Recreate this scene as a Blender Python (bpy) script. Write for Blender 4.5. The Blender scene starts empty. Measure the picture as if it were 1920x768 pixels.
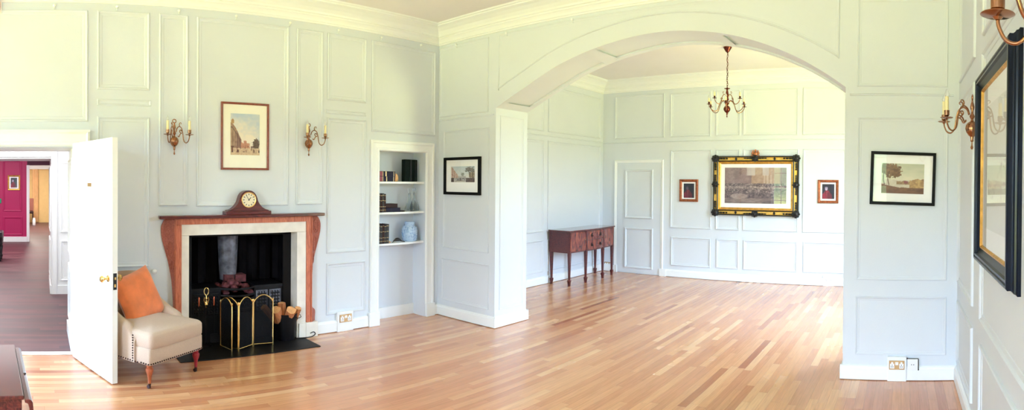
import bpy, bmesh, math, random
from mathutils import Vector, Matrix
random.seed(7)
PI = math.pi
sin, cos = math.sin, math.cos
scn = bpy.context.scene
COL = scn.collection

# ------------------------------------------------------------------ helpers
def s2l(c):
    return tuple((x / 12.92 if x <= .04045 else ((x + .055) / 1.055) ** 2.4) for x in c[:3])

def rgb(r, g, b):
    return s2l((r / 255, g / 255, b / 255)) + (1.0,)

class MB:
    def __init__(s):
        s.bm = bmesh.new()
        s.M = Matrix.Identity(4)
    def at(s, M):
        s.M = M
        return s
    def v(s, p):
        return s.bm.verts.new(s.M @ Vector(p))
    def f(s, vs):
        try:
            return s.bm.faces.new(vs)
        except ValueError:
            return None
    def box(s, x0, x1, y0, y1, z0, z1):
        c = [s.v((x, y, z)) for z in (z0, z1) for y in (y0, y1) for x in (x0, x1)]
        for q in ((0, 2, 3, 1), (4, 5, 7, 6), (0, 1, 5, 4), (2, 6, 7, 3), (0, 4, 6, 2), (1, 3, 7, 5)):
            s.f([c[i] for i in q])
        return s
    def grid(s, rows, closed_u=False, cap=False):
        """rows: list of equal-length lists of points"""
        R = [[s.v(p) for p in r] for r in rows]
        n = len(R[0])
        for i in range(len(R) - 1):
            for j in range(n if closed_u else n - 1):
                k = (j + 1) % n
                s.f([R[i][j], R[i][k], R[i + 1][k], R[i + 1][j]])
        if cap and closed_u:
            s.f(list(reversed(R[0])))
            s.f(R[-1])
        return s
    def prism(s, poly, fn0, fn1):
        a = [s.v(fn0(p)) for p in poly]
        b = [s.v(fn1(p)) for p in poly]
        n = len(poly)
        for i in range(n):
            s.f([a[i], a[(i + 1) % n], b[(i + 1) % n], b[i]])
        s.f(list(reversed(a)))
        s.f(b)
        return s
    def lathe(s, prof, c=(0, 0, 0), n=24, R=None):
        R = R or Matrix.Identity(3)
        rows = []
        for r, z in prof:
            r = max(r, 1e-4)
            rows.append([Vector(c) + R @ Vector((r * cos(2 * PI * k / n), r * sin(2 * PI * k / n), z)) for k in range(n)])
        return s.grid(rows, True, True)
    def tube(s, pts, rad, n=10):
        pts = [Vector(p) for p in pts]
        m = len(pts)
        rows = []
        nrm = None
        for i, p in enumerate(pts):
            t = (pts[min(i + 1, m - 1)] - pts[max(i - 1, 0)]).normalized()
            if nrm is None:
                nrm = t.cross(Vector((0, 0, 1)))
                if nrm.length < .1:
                    nrm = t.cross(Vector((1, 0, 0)))
            nrm = (nrm - t * nrm.dot(t)).normalized()
            b = t.cross(nrm)
            r = rad[i] if isinstance(rad, (list, tuple)) else rad
            rows.append([p + (nrm * cos(2 * PI * k / n) + b * sin(2 * PI * k / n)) * r for k in range(n)])
        return s.grid(rows, True, True)
    def ball(s, c, rx, ry=None, rz=None, n=16):
        ry = ry or rx
        rz = rz or rx
        rows = []
        for i in range(n // 2 + 1):
            t = -PI / 2 + PI * i / (n // 2)
            ct = max(cos(t), .002)
            rows.append([(c[0] + rx * ct * cos(2 * PI * k / n), c[1] + ry * ct * sin(2 * PI * k / n), c[2] + rz * sin(t)) for k in range(n)])
        return s.grid(rows, True, True)
    def loop(s, poly, prof, F):
        """sweep profile (inset, height) around closed polygon in a frame F(u,v,d), inset to the left (poly CCW -> inwards)"""
        n = len(poly)
        P = [Vector(p) for p in poly]
        rows = []
        mit = []
        for i in range(n):
            a = (P[i] - P[i - 1]).normalized()
            b = (P[(i + 1) % n] - P[i]).normalized()
            na, nb = Vector((-a.y, a.x)), Vector((-b.y, b.x))
            m = na + nb
            mit.append(m / max(m.dot(na), .3))
        for o, h in prof:
            rows.append([F(*(P[i] + mit[i] * o), h) for i in range(n)])
        return s.grid(rows, True)
    def strip(s, path, prof, F):
        """sweep (inset, height) profile along open 2D path with miters; F(u,v,d)"""
        n = len(path)
        P = [Vector(p) for p in path]
        mit = []
        for i in range(n):
            a = (P[i] - P[i - 1]).normalized() if i else None
            b = (P[i + 1] - P[i]).normalized() if i < n - 1 else None
            a = a or b
            b = b or a
            na, nb = Vector((-a.y, a.x)), Vector((-b.y, b.x))
            m = na + nb
            mit.append(m / max(m.dot(na), .3))
        rows = [[F(*(P[i] + mit[i] * o), h) for o, h in prof] for i in range(n)]
        s.grid(rows)
        for r in (rows[0], rows[-1]):
            s.f([s.v(p) for p in r])
        return s
    def done(s, name, mat, parent=None, smooth=False, bevel=0, sub=0, merge=True):
        if merge:
            bmesh.ops.remove_doubles(s.bm, verts=s.bm.verts, dist=1e-5)
        bmesh.ops.recalc_face_normals(s.bm, faces=s.bm.faces)
        me = bpy.data.meshes.new(name)
        s.bm.to_mesh(me)
        s.bm.free()
        for m in (mat if isinstance(mat, (list, tuple)) else [mat]):
            me.materials.append(m)
        o = bpy.data.objects.new(name, me)
        COL.objects.link(o)
        if parent:
            o.parent = parent
        if smooth:
            for p in me.polygons:
                p.use_smooth = True
        if bevel:
            m = o.modifiers.new('bevel', 'BEVEL')
            m.width = bevel
            m.segments = 2
            m.limit_method = 'ANGLE'
            m.angle_limit = .7
        if sub:
            m = o.modifiers.new('sub', 'SUBSURF')
            m.levels = m.render_levels = sub
        if smooth == 'auto':
            me.set_sharp_from_angle(angle=.6)
        return o

def thing(name, label, cat, loc=(0, 0, 0), rz=0, group=None):
    o = bpy.data.objects.new(name, None)
    COL.objects.link(o)
    o.location = loc
    o.rotation_euler = (0, 0, rz)
    o.empty_display_size = .1
    return tag(o, label, cat, group)

def tag(o, label, cat, group=None):
    o['label'] = label
    o['category'] = cat
    if group:
        o['group'] = group
    return o

def struct(o):
    o['kind'] = 'structure'
    return o

def dup(root, loc=None, rz=None, label=None):
    def rec(o, par):
        c = o.copy()
        COL.objects.link(c)
        if par:
            c.parent = par
        for ch in o.children:
            rec(ch, c)
        return c
    r = rec(root, None)
    if loc is not None:
        r.location = loc
    if rz is not None:
        r.rotation_euler = (0, 0, rz)
    if label:
        r['label'] = label
    return r

def T(x, y, z):
    return Matrix.Translation((x, y, z))

def Rz(a):
    return Matrix.Rotation(a, 4, 'Z')

def Rx(a):
    return Matrix.Rotation(a, 4, 'X')

def Ry(a):
    return Matrix.Rotation(a, 4, 'Y')

def smooth_pts(pts, k=5):
    """Catmull-Rom through points"""
    P = [Vector(p) for p in pts]
    P = [P[0] * 2 - P[1]] + P + [P[-1] * 2 - P[-2]]
    out = []
    for i in range(1, len(P) - 2):
        a, b, c, d = P[i - 1:i + 3]
        for j in range(k):
            t = j / k
            out.append(.5 * ((2 * b) + (c - a) * t + (2 * a - 5 * b + 4 * c - d) * t * t + (3 * b - a - 3 * c + d) * t ** 3))
    out.append(P[-2])
    return out

# ------------------------------------------------------------------ materials
def newmat(name):
    m = bpy.data.materials.new(name)
    m.use_nodes = True
    nt = m.node_tree
    b = nt.nodes['Principled BSDF']
    return m, nt, b

def N(nt, typ, **kw):
    n = nt.nodes.new(typ)
    for k, v in kw.items():
        if isinstance(k, str) and hasattr(n, k):
            setattr(n, k, v)
    return n

def mat(name, col, rough=.5, metal=0, var=.06, scale=8, bump=0, bscale=60, stretch=(1, 1, 1), spec=.5, coat=0, sheen=0):
    m, nt, b = newmat(name)
    tc = N(nt, 'ShaderNodeTexCoord')
    mp = N(nt, 'ShaderNodeMapping')
    mp.inputs['Scale'].default_value = stretch
    nt.links.new(tc.outputs['Object'], mp.inputs[0])
    no = N(nt, 'ShaderNodeTexNoise')
    no.inputs['Scale'].default_value = scale
    no.inputs['Detail'].default_value = 4
    nt.links.new(mp.outputs[0], no.inputs['Vector'])
    ra = N(nt, 'ShaderNodeValToRGB')
    ra.color_ramp.elements[0].position = .3
    ra.color_ramp.elements[1].position = .7
    ra.color_ramp.elements[0].color = tuple(c * (1 - var) for c in col[:3]) + (1,)
    ra.color_ramp.elements[1].color = tuple(min(1, c * (1 + var)) for c in col[:3]) + (1,)
    nt.links.new(no.outputs['Fac'], ra.inputs[0])
    nt.links.new(ra.outputs[0], b.inputs['Base Color'])
    b.inputs['Roughness'].default_value = rough
    b.inputs['Metallic'].default_value = metal
    b.inputs['Specular IOR Level'].default_value = spec
    b.inputs['Coat Weight'].default_value = coat
    b.inputs['Coat Roughness'].default_value = .15
    b.inputs['Sheen Weight'].default_value = sheen
    if bump:
        n2 = N(nt, 'ShaderNodeTexNoise')
        n2.inputs['Scale'].default_value = bscale
        nt.links.new(mp.outputs[0], n2.inputs['Vector'])
        bp = N(nt, 'ShaderNodeBump')
        bp.inputs['Strength'].default_value = bump
        bp.inputs['Distance'].default_value = .01
        nt.links.new(n2.outputs['Fac'], bp.inputs['Height'])
        nt.links.new(bp.outputs[0], b.inputs['Normal'])
    return m

def wood(name, cols, rough=.3, scale=6, stretch=(1, 8, 8), coat=.3, dist=2.0):
    """streaky grain; grain runs along the axis with the small stretch"""
    m, nt, b = newmat(name)
    tc = N(nt, 'ShaderNodeTexCoord')
    mp = N(nt, 'ShaderNodeMapping')
    mp.inputs['Scale'].default_value = stretch
    nt.links.new(tc.outputs['Object'], mp.inputs[0])
    no = N(nt, 'ShaderNodeTexNoise')
    no.inputs['Scale'].default_value = scale
    no.inputs['Detail'].default_value = 6
    no.inputs['Distortion'].default_value = dist
    nt.links.new(mp.outputs[0], no.inputs['Vector'])
    ra = N(nt, 'ShaderNodeValToRGB')
    el = ra.color_ramp.elements
    el[0].position, el[1].position = .3, .72
    el[0].color, el[1].color = cols[0], cols[-1]
    if len(cols) > 2:
        e = el.new(.5)
        e.color = cols[1]
    nt.links.new(no.outputs['Fac'], ra.inputs[0])
    nt.links.new(ra.outputs[0], b.inputs['Base Color'])
    b.inputs['Roughness'].default_value = rough
    b.inputs['Coat Weight'].default_value = coat
    b.inputs['Coat Roughness'].default_value = .12
    return m

def planks(name, w, L, ramp, gap, rough=(.22, .4), grain=.25, gapdark=.35, coat=.35):
    """floor boards running along world Y: staggered lengths, one tone per board"""
    m, nt, b = newmat(name)
    lk = nt.links.new
    tc = N(nt, 'ShaderNodeTexCoord')
    sx = N(nt, 'ShaderNodeSeparateXYZ')
    lk(tc.outputs['Object'], sx.inputs[0])
    def mth(op, a, c=None, d=None):
        n = N(nt, 'ShaderNodeMath')
        n.operation = op
        for i, x in enumerate((a, c, d)):
            if x is None:
                continue
            if isinstance(x, (int, float)):
                n.inputs[i].default_value = x
            else:
                lk(x, n.inputs[i])
        return n.outputs[0]
    u = mth('DIVIDE', sx.outputs[0], w)
    cu = mth('FLOOR', u)
    wn = N(nt, 'ShaderNodeTexWhiteNoise')
    wn.noise_dimensions = '1D'
    lk(cu, wn.inputs['W'])
    vv = mth('ADD', mth('DIVIDE', sx.outputs[1], L), mth('MULTIPLY', wn.outputs['Value'], 7.3))
    cv = mth('FLOOR', vv)
    cb = N(nt, 'ShaderNodeCombineXYZ')
    lk(cu, cb.inputs[0])
    lk(cv, cb.inputs[1])
    w2 = N(nt, 'ShaderNodeTexWhiteNoise')
    w2.noise_dimensions = '2D'
    lk(cb.outputs[0], w2.inputs['Vector'])
    ra = N(nt, 'ShaderNodeValToRGB')
    el = ra.color_ramp.elements
    el[0].position, el[0].color = ramp[0]
    el[1].position, el[1].color = ramp[-1]
    for p, c in ramp[1:-1]:
        e = el.new(p)
        e.color = c
    lk(w2.outputs['Value'], ra.inputs[0])
    # grain streaks along the board
    mp = N(nt, 'ShaderNodeMapping')
    mp.inputs['Scale'].default_value = (38, 2.2, 1)
    lk(tc.outputs['Object'], mp.inputs[0])
    ad = N(nt, 'ShaderNodeVectorMath')
    lk(mp.outputs[0], ad.inputs[0])
    lk(w2.outputs['Color'], ad.inputs[1])
    no = N(nt, 'ShaderNodeTexNoise')
    no.inputs['Scale'].default_value = 1.6
    no.inputs['Detail'].default_value = 5
    no.inputs['Distortion'].default_value = .8
    lk(ad.outputs[0], no.inputs['Vector'])
    gr = N(nt, 'ShaderNodeMapRange')
    gr.inputs['From Min'].default_value = .3
    gr.inputs['From Max'].default_value = .7
    gr.inputs['To Min'].default_value = 1 - grain
    gr.inputs['To Max'].default_value = 1 + grain * .5
    lk(no.outputs['Fac'], gr.inputs['Value'])
    # gaps
    fu = mth('FRACT', u)
    fv = mth('FRACT', vv)
    eu = mth('MINIMUM', fu, mth('SUBTRACT', 1.0, fu))
    ev = mth('MINIMUM', fv, mth('SUBTRACT', 1.0, fv))
    gu = mth('LESS_THAN', mth('MULTIPLY', eu, w), gap)
    gv = mth('LESS_THAN', mth('MULTIPLY', ev, L), gap)
    g = mth('MAXIMUM', gu, gv)
    k = mth('MULTIPLY', gr.outputs[0], mth('SUBTRACT', 1.0, mth('MULTIPLY', g, gapdark)))
    mx = N(nt, 'ShaderNodeVectorMath')
    mx.operation = 'SCALE'
    lk(ra.outputs[0], mx.inputs[0])
    lk(k, mx.inputs['Scale'])
    lk(mx.outputs[0], b.inputs['Base Color'])
    n2 = N(nt, 'ShaderNodeTexNoise')
    n2.inputs['Scale'].default_value = 1.3
    lk(tc.outputs['Object'], n2.inputs['Vector'])
    rr = N(nt, 'ShaderNodeMapRange')
    rr.inputs['To Min'].default_value = rough[0]
    rr.inputs['To Max'].default_value = rough[1]
    lk(mth('ADD', mth('MULTIPLY', n2.outputs['Fac'], .6), mth('MULTIPLY', w2.outputs['Value'], .4)), rr.inputs['Value'])
    lk(rr.outputs[0], b.inputs['Roughness'])
    bp = N(nt, 'ShaderNodeBump')
    bp.inputs['Strength'].default_value = .25
    bp.inputs['Distance'].default_value = .002
    lk(mth('SUBTRACT', mth('MULTIPLY', no.outputs['Fac'], .3), g), bp.inputs['Height'])
    lk(bp.outputs[0], b.inputs['Normal'])
    b.inputs['Specular IOR Level'].default_value = .7
    b.inputs['Coat Weight'].default_value = coat
    b.inputs['Coat Roughness'].default_value = .22
    return m

def thin_glass(name, tint=(1, 1, 1), ior=1.5):
    m, nt, b = newmat(name)
    nt.nodes.remove(b)
    out = nt.nodes['Material Output']
    tr = N(nt, 'ShaderNodeBsdfTransparent')
    tr.inputs[0].default_value = tint + (1,)
    gl = N(nt, 'ShaderNodeBsdfGlossy')
    gl.inputs['Roughness'].default_value = .01
    fr = N(nt, 'ShaderNodeFresnel')
    ge = N(nt, 'ShaderNodeNewGeometry')
    mr_ = N(nt, 'ShaderNodeMapRange')
    mr_.inputs['To Min'].default_value = ior
    mr_.inputs['To Max'].default_value = 1 / ior
    nt.links.new(ge.outputs['Backfacing'], mr_.inputs['Value'])
    nt.links.new(mr_.outputs[0], fr.inputs['IOR'])
    mx = N(nt, 'ShaderNodeMixShader')
    nt.links.new(fr.outputs[0], mx.inputs[0])
    nt.links.new(tr.outputs[0], mx.inputs[1])
    nt.links.new(gl.outputs[0], mx.inputs[2])
    nt.links.new(mx.outputs[0], out.inputs[0])
    return m

def attr_mat(name):
    m, nt, b = newmat(name)
    a = N(nt, 'ShaderNodeAttribute')
    a.attribute_name = 'Col'
    nt.links.new(a.outputs['Color'], b.inputs['Base Color'])
    b.inputs['Roughness'].default_value = .75
    return m

M_WALL = mat('wall paint', rgb(216, 222, 231), .55, var=.015, scale=2, bump=.05, bscale=90)
M_TRIM = mat('gloss trim paint', rgb(240, 243, 246), .35, var=.01, scale=3)
M_DOOR = mat('door paint', rgb(240, 242, 243), .35, var=.01, scale=3)
M_CEIL = mat('ceiling paint', rgb(236, 232, 235), .8, var=.02, scale=1.5)
M_FLOOR = planks('oak strip floor', .066, .95,
                 [(0, rgb(164, 98, 72)), (.04, rgb(196, 132, 97)), (.45, rgb(208, 146, 106)), (.85, rgb(217, 160, 117)), (1, rgb(228, 180, 138))],
                 .0009, (.16, .32), .14, .4)
M_HALLFLOOR = planks('dark hall boards', .085, 1.6,
                     [(0, rgb(66, 34, 42)), (.5, rgb(92, 52, 58)), (1, rgb(108, 66, 70))], .0012, (.38, .55), .25, .5, coat=0)
M_MAHOG = wood('dark mahogany', [rgb(52, 14, 18), rgb(86, 26, 28), rgb(116, 44, 38)], .28, 5, (8, 1, 8))
M_MAHOGX = wood('mahogany along x', [rgb(52, 14, 18), rgb(86, 26, 28), rgb(116, 44, 38)], .22, 5, (1, 8, 8))
M_FLAME = wood('flame mahogany veneer', [rgb(52, 16, 18), rgb(118, 44, 34), rgb(176, 92, 64)], .2, 2.2, (2, 5, 1.1), .5, 3.5)
M_SBTOP = wood('polished mahogany top', [rgb(60, 22, 24), rgb(92, 36, 36), rgb(110, 50, 46)], .1, 5, (8, 1, 8), .6)
M_PINE = wood('carved pine', [rgb(166, 84, 58), rgb(196, 108, 78), rgb(214, 132, 98)], .45, 6, (8, 8, 1), .1)
M_CARVE = wood('carved red pine', [rgb(126, 58, 48), rgb(164, 86, 68), rgb(192, 112, 88)], .5, 14, (4, 4, 2), .1, 4)
M_STONE = mat('cream stone', rgb(236, 231, 224), .7, var=.07, scale=9, bump=.15, bscale=40)
M_IRON = mat('black iron', rgb(15, 13, 17), .5, .1, spec=.25, var=.25, scale=12, bump=.2, bscale=40)
M_SOOT = mat('sooty firebrick', rgb(14, 10, 13), .85, 0, spec=.1, var=.5, scale=6, bump=.4, bscale=25)
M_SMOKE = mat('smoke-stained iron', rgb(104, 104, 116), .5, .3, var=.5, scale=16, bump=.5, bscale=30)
M_HEARTH = mat('black slate', rgb(22, 19, 21), .5, 0, spec=.25, var=.25, scale=6, bump=.1)
M_COAL = mat('rust-red coals', rgb(92, 38, 44), .8, 0, var=.5, scale=20, bump=.5)
M_BRASS = mat('polished brass', rgb(232, 198, 128), .22, 1, var=.1, scale=10)
M_ABRASS = mat('aged copper-brass', rgb(158, 112, 82), .2, 1, var=.15, scale=14)
M_DBRASS = mat('dark copper lacquer', rgb(104, 46, 38), .2, .8, var=.2, scale=14)
M_CANDLE = mat('candle sleeve cream', rgb(240, 226, 178), .5, var=.04, scale=20)
M_COPPER = mat('copper', rgb(190, 104, 74), .25, 1, var=.1)
M_LINEN = mat('cream linen', rgb(196, 172, 154), .85, var=.05, scale=120, bump=.3, bscale=350, sheen=.3)
M_VELVET = mat('orange velvet', rgb(228, 122, 66), .75, var=.16, scale=10, bump=.2, bscale=30, sheen=.5)
M_CHLEG = wood('orange turned beech', [rgb(150, 70, 40), rgb(186, 98, 60)], .3, 8, (8, 8, 1))
M_CHLEGR = wood('red turned beech', [rgb(120, 20, 34), rgb(176, 40, 58)], .3, 8, (8, 8, 1))
M_STUD = mat('bronze studs', rgb(60, 42, 44), .35, .8)
M_BLACK = mat('black lacquer', rgb(9, 10, 15), .5, 0, var=.15, spec=.15)
M_BLUEBLK = mat('blue-black gloss', rgb(4, 11, 30), .28, 0, var=.2, spec=.22)
M_GILT = mat('gilt', rgb(214, 164, 84), .35, .8, var=.2, scale=24, bump=.2)
M_GILTY = mat('yellow gilt panel', rgb(226, 184, 92), .35, .5, var=.15, scale=24)
M_EBONY = mat('ebonised carving', rgb(20, 18, 22), .3, .1, var=.3, scale=30, bump=.4, bscale=60)
M_REDGILT = mat('red-gold frame', rgb(150, 82, 50), .35, .5, var=.4, scale=30, bump=.3)
M_BRONZEG = mat('copper-gold crest', rgb(184, 116, 80), .35, .7, var=.3, scale=40)
M_REDWOOD = wood('reddish frame wood', [rgb(112, 48, 40), rgb(150, 74, 56)], .35, 6, (6, 6, 6))
M_MAT = mat('white mount', rgb(252, 252, 254), .8, var=.01)
M_CREAMMAT = mat('cream mount', rgb(255, 252, 240), .8, var=.02)
M_ART = attr_mat('printed picture')
M_GLASS = thin_glass('picture glass', ior=1.7)
M_WINGLASS = thin_glass('window glass')
M_PLASTIC = mat('white plastic', rgb(240, 240, 242), .35, var=.01)
M_BRASSPLATE = mat('brushed brass plate', rgb(176, 140, 96), .35, .7, var=.08)
M_DARK = mat('dark void plastic', rgb(20, 20, 30), .5)
M_CRIMSON = mat('crimson paint', rgb(176, 26, 92), .5, var=.05, scale=2)
M_DCRIMSON = mat('dark crimson', rgb(70, 4, 44), .6, var=.05)
M_YELLOW = mat('buttermilk paint', rgb(238, 204, 140), .7, var=.03)
M_PEACH = mat('peach curtain', rgb(232, 190, 140), .8, var=.06)
M_GREEN = mat('green sign', rgb(20, 150, 110), .5, var=.02)
M_RED = mat('red casing', rgb(176, 30, 34), .4, var=.03)
M_DKGREEN = mat('dark green cloth', rgb(8, 22, 20), .7, spec=.15, var=.3, scale=20)
M_PAPER = mat('page edges', rgb(222, 206, 170), .8, var=.08, scale=80)
M_NAVY = mat('navy leather', rgb(28, 22, 50), .5, spec=.2, var=.15)
M_MAROON = mat('maroon leather', rgb(126, 14, 44), .4, var=.15)
M_BROWN = mat('brown leather', rgb(52, 28, 28), .5, spec=.2, var=.25)
M_DKBROWN = mat('dark leather', rgb(34, 26, 30), .45, var=.25)
M_GOLDF = mat('gold tooling', rgb(206, 178, 128), .4, .5)
M_WOODEND = mat('cut log end', rgb(226, 166, 112), .8, var=.15, scale=30)
M_BARK = mat('split log', rgb(198, 124, 78), .85, var=.3, scale=14, stretch=(4, 4, 1), bump=.4)
M_TAN = mat('tan shell', rgb(220, 170, 120), .5, var=.15, scale=30)
M_CABLE = mat('black cable', rgb(22, 20, 22), .5)
M_HALLWHITE = mat('hall white paint', rgb(236, 238, 240), .5, var=.01)

def bulb_mat():
    m, nt, b = newmat('frosted bulb')
    b.inputs['Base Color'].default_value = (.95, .96, 1, 1)
    b.inputs['Roughness'].default_value = .12
    b.inputs['Transmission Weight'].default_value = .75
    b.inputs['IOR'].default_value = 1.2
    return m
M_BULB = bulb_mat()

def crystal_mat():
    m, nt, b = newmat('clear crystal')
    b.inputs['Base Color'].default_value = (.96, .98, 1, 1)
    b.inputs['Roughness'].default_value = .03
    b.inputs['Transmission Weight'].default_value = 1
    b.inputs['IOR'].default_value = 1.18
    return m
M_CRYSTAL = crystal_mat()

def porcelain():
    m, nt, b = newmat('blue and white porcelain')
    tc = N(nt, 'ShaderNodeTexCoord')
    no = N(nt, 'ShaderNodeTexNoise')
    no.inputs['Scale'].default_value = 26
    no.inputs['Detail'].default_value = 5
    no.inputs['Distortion'].default_value = 1.6
    nt.links.new(tc.outputs['Object'], no.inputs['Vector'])
    ra = N(nt, 'ShaderNodeValToRGB')
    ra.color_ramp.elements[0].position = .3
    ra.color_ramp.elements[1].position = .52
    ra.color_ramp.elements[0].color = rgb(104, 144, 204)
    ra.color_ramp.elements[1].color = rgb(186, 210, 240)
    nt.links.new(no.outputs['Fac'], ra.inputs[0])
    nt.links.new(ra.outputs[0], b.inputs['Base Color'])
    b.inputs['Roughness'].default_value = .15
    return m
M_PORC = porcelain()

# ------------------------------------------------------------------ room dimensions (metres; camera stands over the origin)
FX, RX = -5.0127, .445          # fireplace wall / right wall
AY, AT = 4.4439, 4.99           # arch wall front / back face
BY, LX = 8.7924, -5.3483        # far wall of the back room / its left wall
RY = -2.6                       # window wall behind the camera
CZ, CRZ = 3.53, 3.33            # ceiling, underside of cornice
PXL, PXR = -4.072, -.476        # arch jambs
FWf = lambda u, v, d: Vector((FX + d, u, v))
AWf = lambda u, v, d: Vector((u, AY - d, v))
ABf = lambda u, v, d: Vector((u, AT + d, v))
BWf = lambda u, v, d: Vector((u, BY - d, v))
RWf = lambda u, v, d: Vector((RX - d, u, v))
LWf = lambda u, v, d: Vector((LX + d, u, v))

PROF = [(0, 0), (.002, .013), (.010, .018), (.018, .012), (.022, .006), (.045, .004), (.050, -.002)]
PROFS = [(0, 0), (.002, .008), (.006, .011), (.012, .008), (.018, .003), (.03, .002), (.034, -.002)]
def rect(u0, v0, u1, v1):
    return [(u0, v0), (u1, v0), (u1, v1), (u0, v1)]
def panels(mb, F, L, prof=PROF):
    for r in L:
        mb.loop(rect(*r), prof, F)
        u0, v0, u1, v1 = r
        o, h = prof[-1]

# ---- floors and ceilings
struct(MB().box(FX - .9, RX + .3, RY - .3, AT, -.08, 0).box(LX - .1, RX + .3, AT, BY + .2, -.08, 0).done('floor', M_FLOOR))
struct(MB().box(-24, FX - .02, -1.3, .8, -.06, .004).box(-24, -5.84, -5, -1.3, -.06, .004).done('floor_hall', M_HALLFLOOR))
mb = MB().box(FX - .2, RX + .3, RY - .3, AT - .2, CZ, CZ + .1).box(LX - .2, RX + .3, AT - .2, BY + .2, CZ, CZ + .1)
struct(mb.done('ceiling', M_CEIL))

# ---- fireplace wall with doorway, firebox opening and alcove
DH = 1.945
mb = MB()
ft = .3
def fw(y0, y1, z0, z1):
    mb.box(FX - ft, FX, y0, y1, z0, z1)
fw(RY, -2.42, 0, CZ); fw(-1.5, -1.1, 0, CZ); fw(-2.42, -1.5, 0, .55); fw(-2.42, -1.5, 2.7, CZ); fw(-1.1, .318, DH, CZ); fw(.318, 1.37, 0, CZ); fw(1.37, 2.535, 1.14, CZ)
fw(2.535, 3.56, 0, CZ); fw(3.56, 4.236, 1.983, CZ); fw(4.236, AY + .1, 0, CZ)
mb.box(FX - .26, FX - .225, 3.56, 4.236, 0, 1.983)
panels(mb, FWf, [(-1.05, 2.176, .443, 3.243), (.527, 2.48, 1.015, 3.243), (.527, .83, 1.016, 2.226), (.527, .2, 1.016, .74),
                 (1.104, 1.40, 1.386, 3.243), (1.471, 1.39, 2.434, 3.24), (2.523, 1.395, 2.832, 3.235), (2.886, 2.5, 3.376, 3.235),
                 (2.886, .87, 3.376, 2.31), (2.886, .2, 3.376, .765), (3.45, 2.191, 4.38, 3.235)])
panels(mb, FWf, [(.527, 2.33, 1.03, 2.388), (2.88, 2.352, 3.377, 2.396)], PROFS)
struct(mb.done('wall_fireplace', M_WALL))

# ---- arch wall
ARC = [(-4.072, 2.478), (-3.86, 2.575), (-3.658, 2.664), (-3.43, 2.768), (-3.214, 2.856), (-2.898, 2.948), (-2.602, 3.006),
       (-2.321, 3.04), (-2.054, 3.047), (-1.799, 3.025), (-1.553, 2.982), (-1.314, 2.914), (-1.083, 2.824), (-.856, 2.712), (-.633, 2.575), (-.476, 2.462)]
arc = [(p.x, p.y) for p in smooth_pts([(a, b, 0) for a, b in ARC], 4)]
mb = MB()
XL0, XR0 = FX - .3, RX + .1
mb.box(XL0, PXL, AY, AT, 0, CZ)
mb.box(PXR, XR0, AY, AT, 0, CZ)
rows = []
for x, z in arc:
    rows.append([(x, AY, CZ), (x, AY, z), (x, AT, z), (x, AT, CZ)])
mb.grid(rows)
# panels of the left and right pier
panels(mb, AWf, [(-4.99, 2.42, -4.183, 3.285), (-4.92, .845, -4.165, 2.25), (-4.94, .2, -4.16, .715),
                 (-.382, 2.445, .352, 3.21), (-.374, .866, .36, 2.19), (-.378, .226, .36, .728)], PROFS)
mb.strip([(-5.0, 2.375), (-4.1, 2.375)], [(0, 0), (.002, .01), (.01, .014), (.018, .006), (.02, 0)], AWf)
mb.strip([(-.44, 2.37), (.4, 2.37)], [(0, 0), (.002, .01), (.01, .014), (.018, .006), (.02, 0)], AWf)
# spandrel panel that follows the arch
off = []
for i, (x, z) in enumerate(arc):
    a = Vector(arc[max(i - 1, 0)]); b = Vector(arc[min(i + 1, len(arc) - 1)])
    t = (b - a).normalized()
    off.append((x - t.y * .15, min(z + t.x * .15, 3.22)))
off = [p for p in off if -4.03 < p[0] < -.53]
sp = [(-4.03, off[0][1] - .02)] + off + [(-.53, off[-1][1] - .02), (-.53, 3.285), (-4.03, 3.285)]
mb.loop(sp, PROFS, AWf)
# bead on the arris of the arch and jambs, front and back
bead = [(0, 0), (-.002, .008), (-.012, .01), (-.03, .006), (-.035, 0)]
# jamb panels
JL = lambda u, v, d: Vector((PXL + d, u, v))
JR = lambda u, v, d: Vector((PXR - d, u, v))
panels(mb, JL, [(AY + .07, .2, AT - .07, 2.38)], PROFS)
panels(mb, JR, [(AY + .07, .2, AT - .07, 2.36)], PROFS)
# soffit panels between cross strips
def soff(i0, i1):
    seg = arc[i0:i1 + 1]
    for (ya, yb) in ((AY, AY + .075), (AT - .075, AT)):
        rows = [[(x, ya, z), (x, ya, z - .02), (x, yb, z - .02), (x, yb, z)] for x, z in seg]
        mb.grid(rows)
soff(0, len(arc) - 1)
for i0, i1 in ((0, 2), (19, 21), (38, 40), (58, 60)):
    rows = [[(x, AY + .075, z), (x, AY + .075, z - .02), (x, AT - .075, z - .02), (x, AT - .075, z)] for x, z in arc[i0:i1 + 1]]
    mb.grid(rows)
struct(mb.done('wall_arch', M_WALL))

# ---- far wall, left wall of the back room, right wall, window wall
mb = MB().box(LX - .2, RX + .2, BY, BY + .2, 0, CZ)
panels(mb, BWf, [(-5.09, 2.455, -4.085, 3.25), (-3.97, 2.455, -3.216, 3.235), (-3.125, 2.455, -2.695, 3.235), (-2.645, 2.455, -1.715, 3.235), (-1.633, 2.455, -.7, 3.235), (-.6, 2.455, .35, 3.235),
                 (-3.955, .868, -3.2, 2.225), (-3.117, .868, -2.697, 2.225), (-2.636, .868, -1.7, 2.225), (-1.625, .868, -.7, 2.225), (-.6, .868, .35, 2.225),
                 (-3.94, .205, -3.203, .71), (-3.1, .21, -2.705, .71), (-2.62, .21, -1.71, .71), (-1.61, .21, -.7, .71), (-.6, .21, .35, .71)], PROF)
mb.strip([(LX, 2.37), (RX, 2.37)], [(0, 0), (.002, .012), (.012, .016), (.02, .006), (.022, 0)], BWf)
struct(mb.done('wall_far', M_WALL))
mb = MB().box(LX - .2, LX, AT - .1, BY + .1, 0, CZ)
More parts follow.
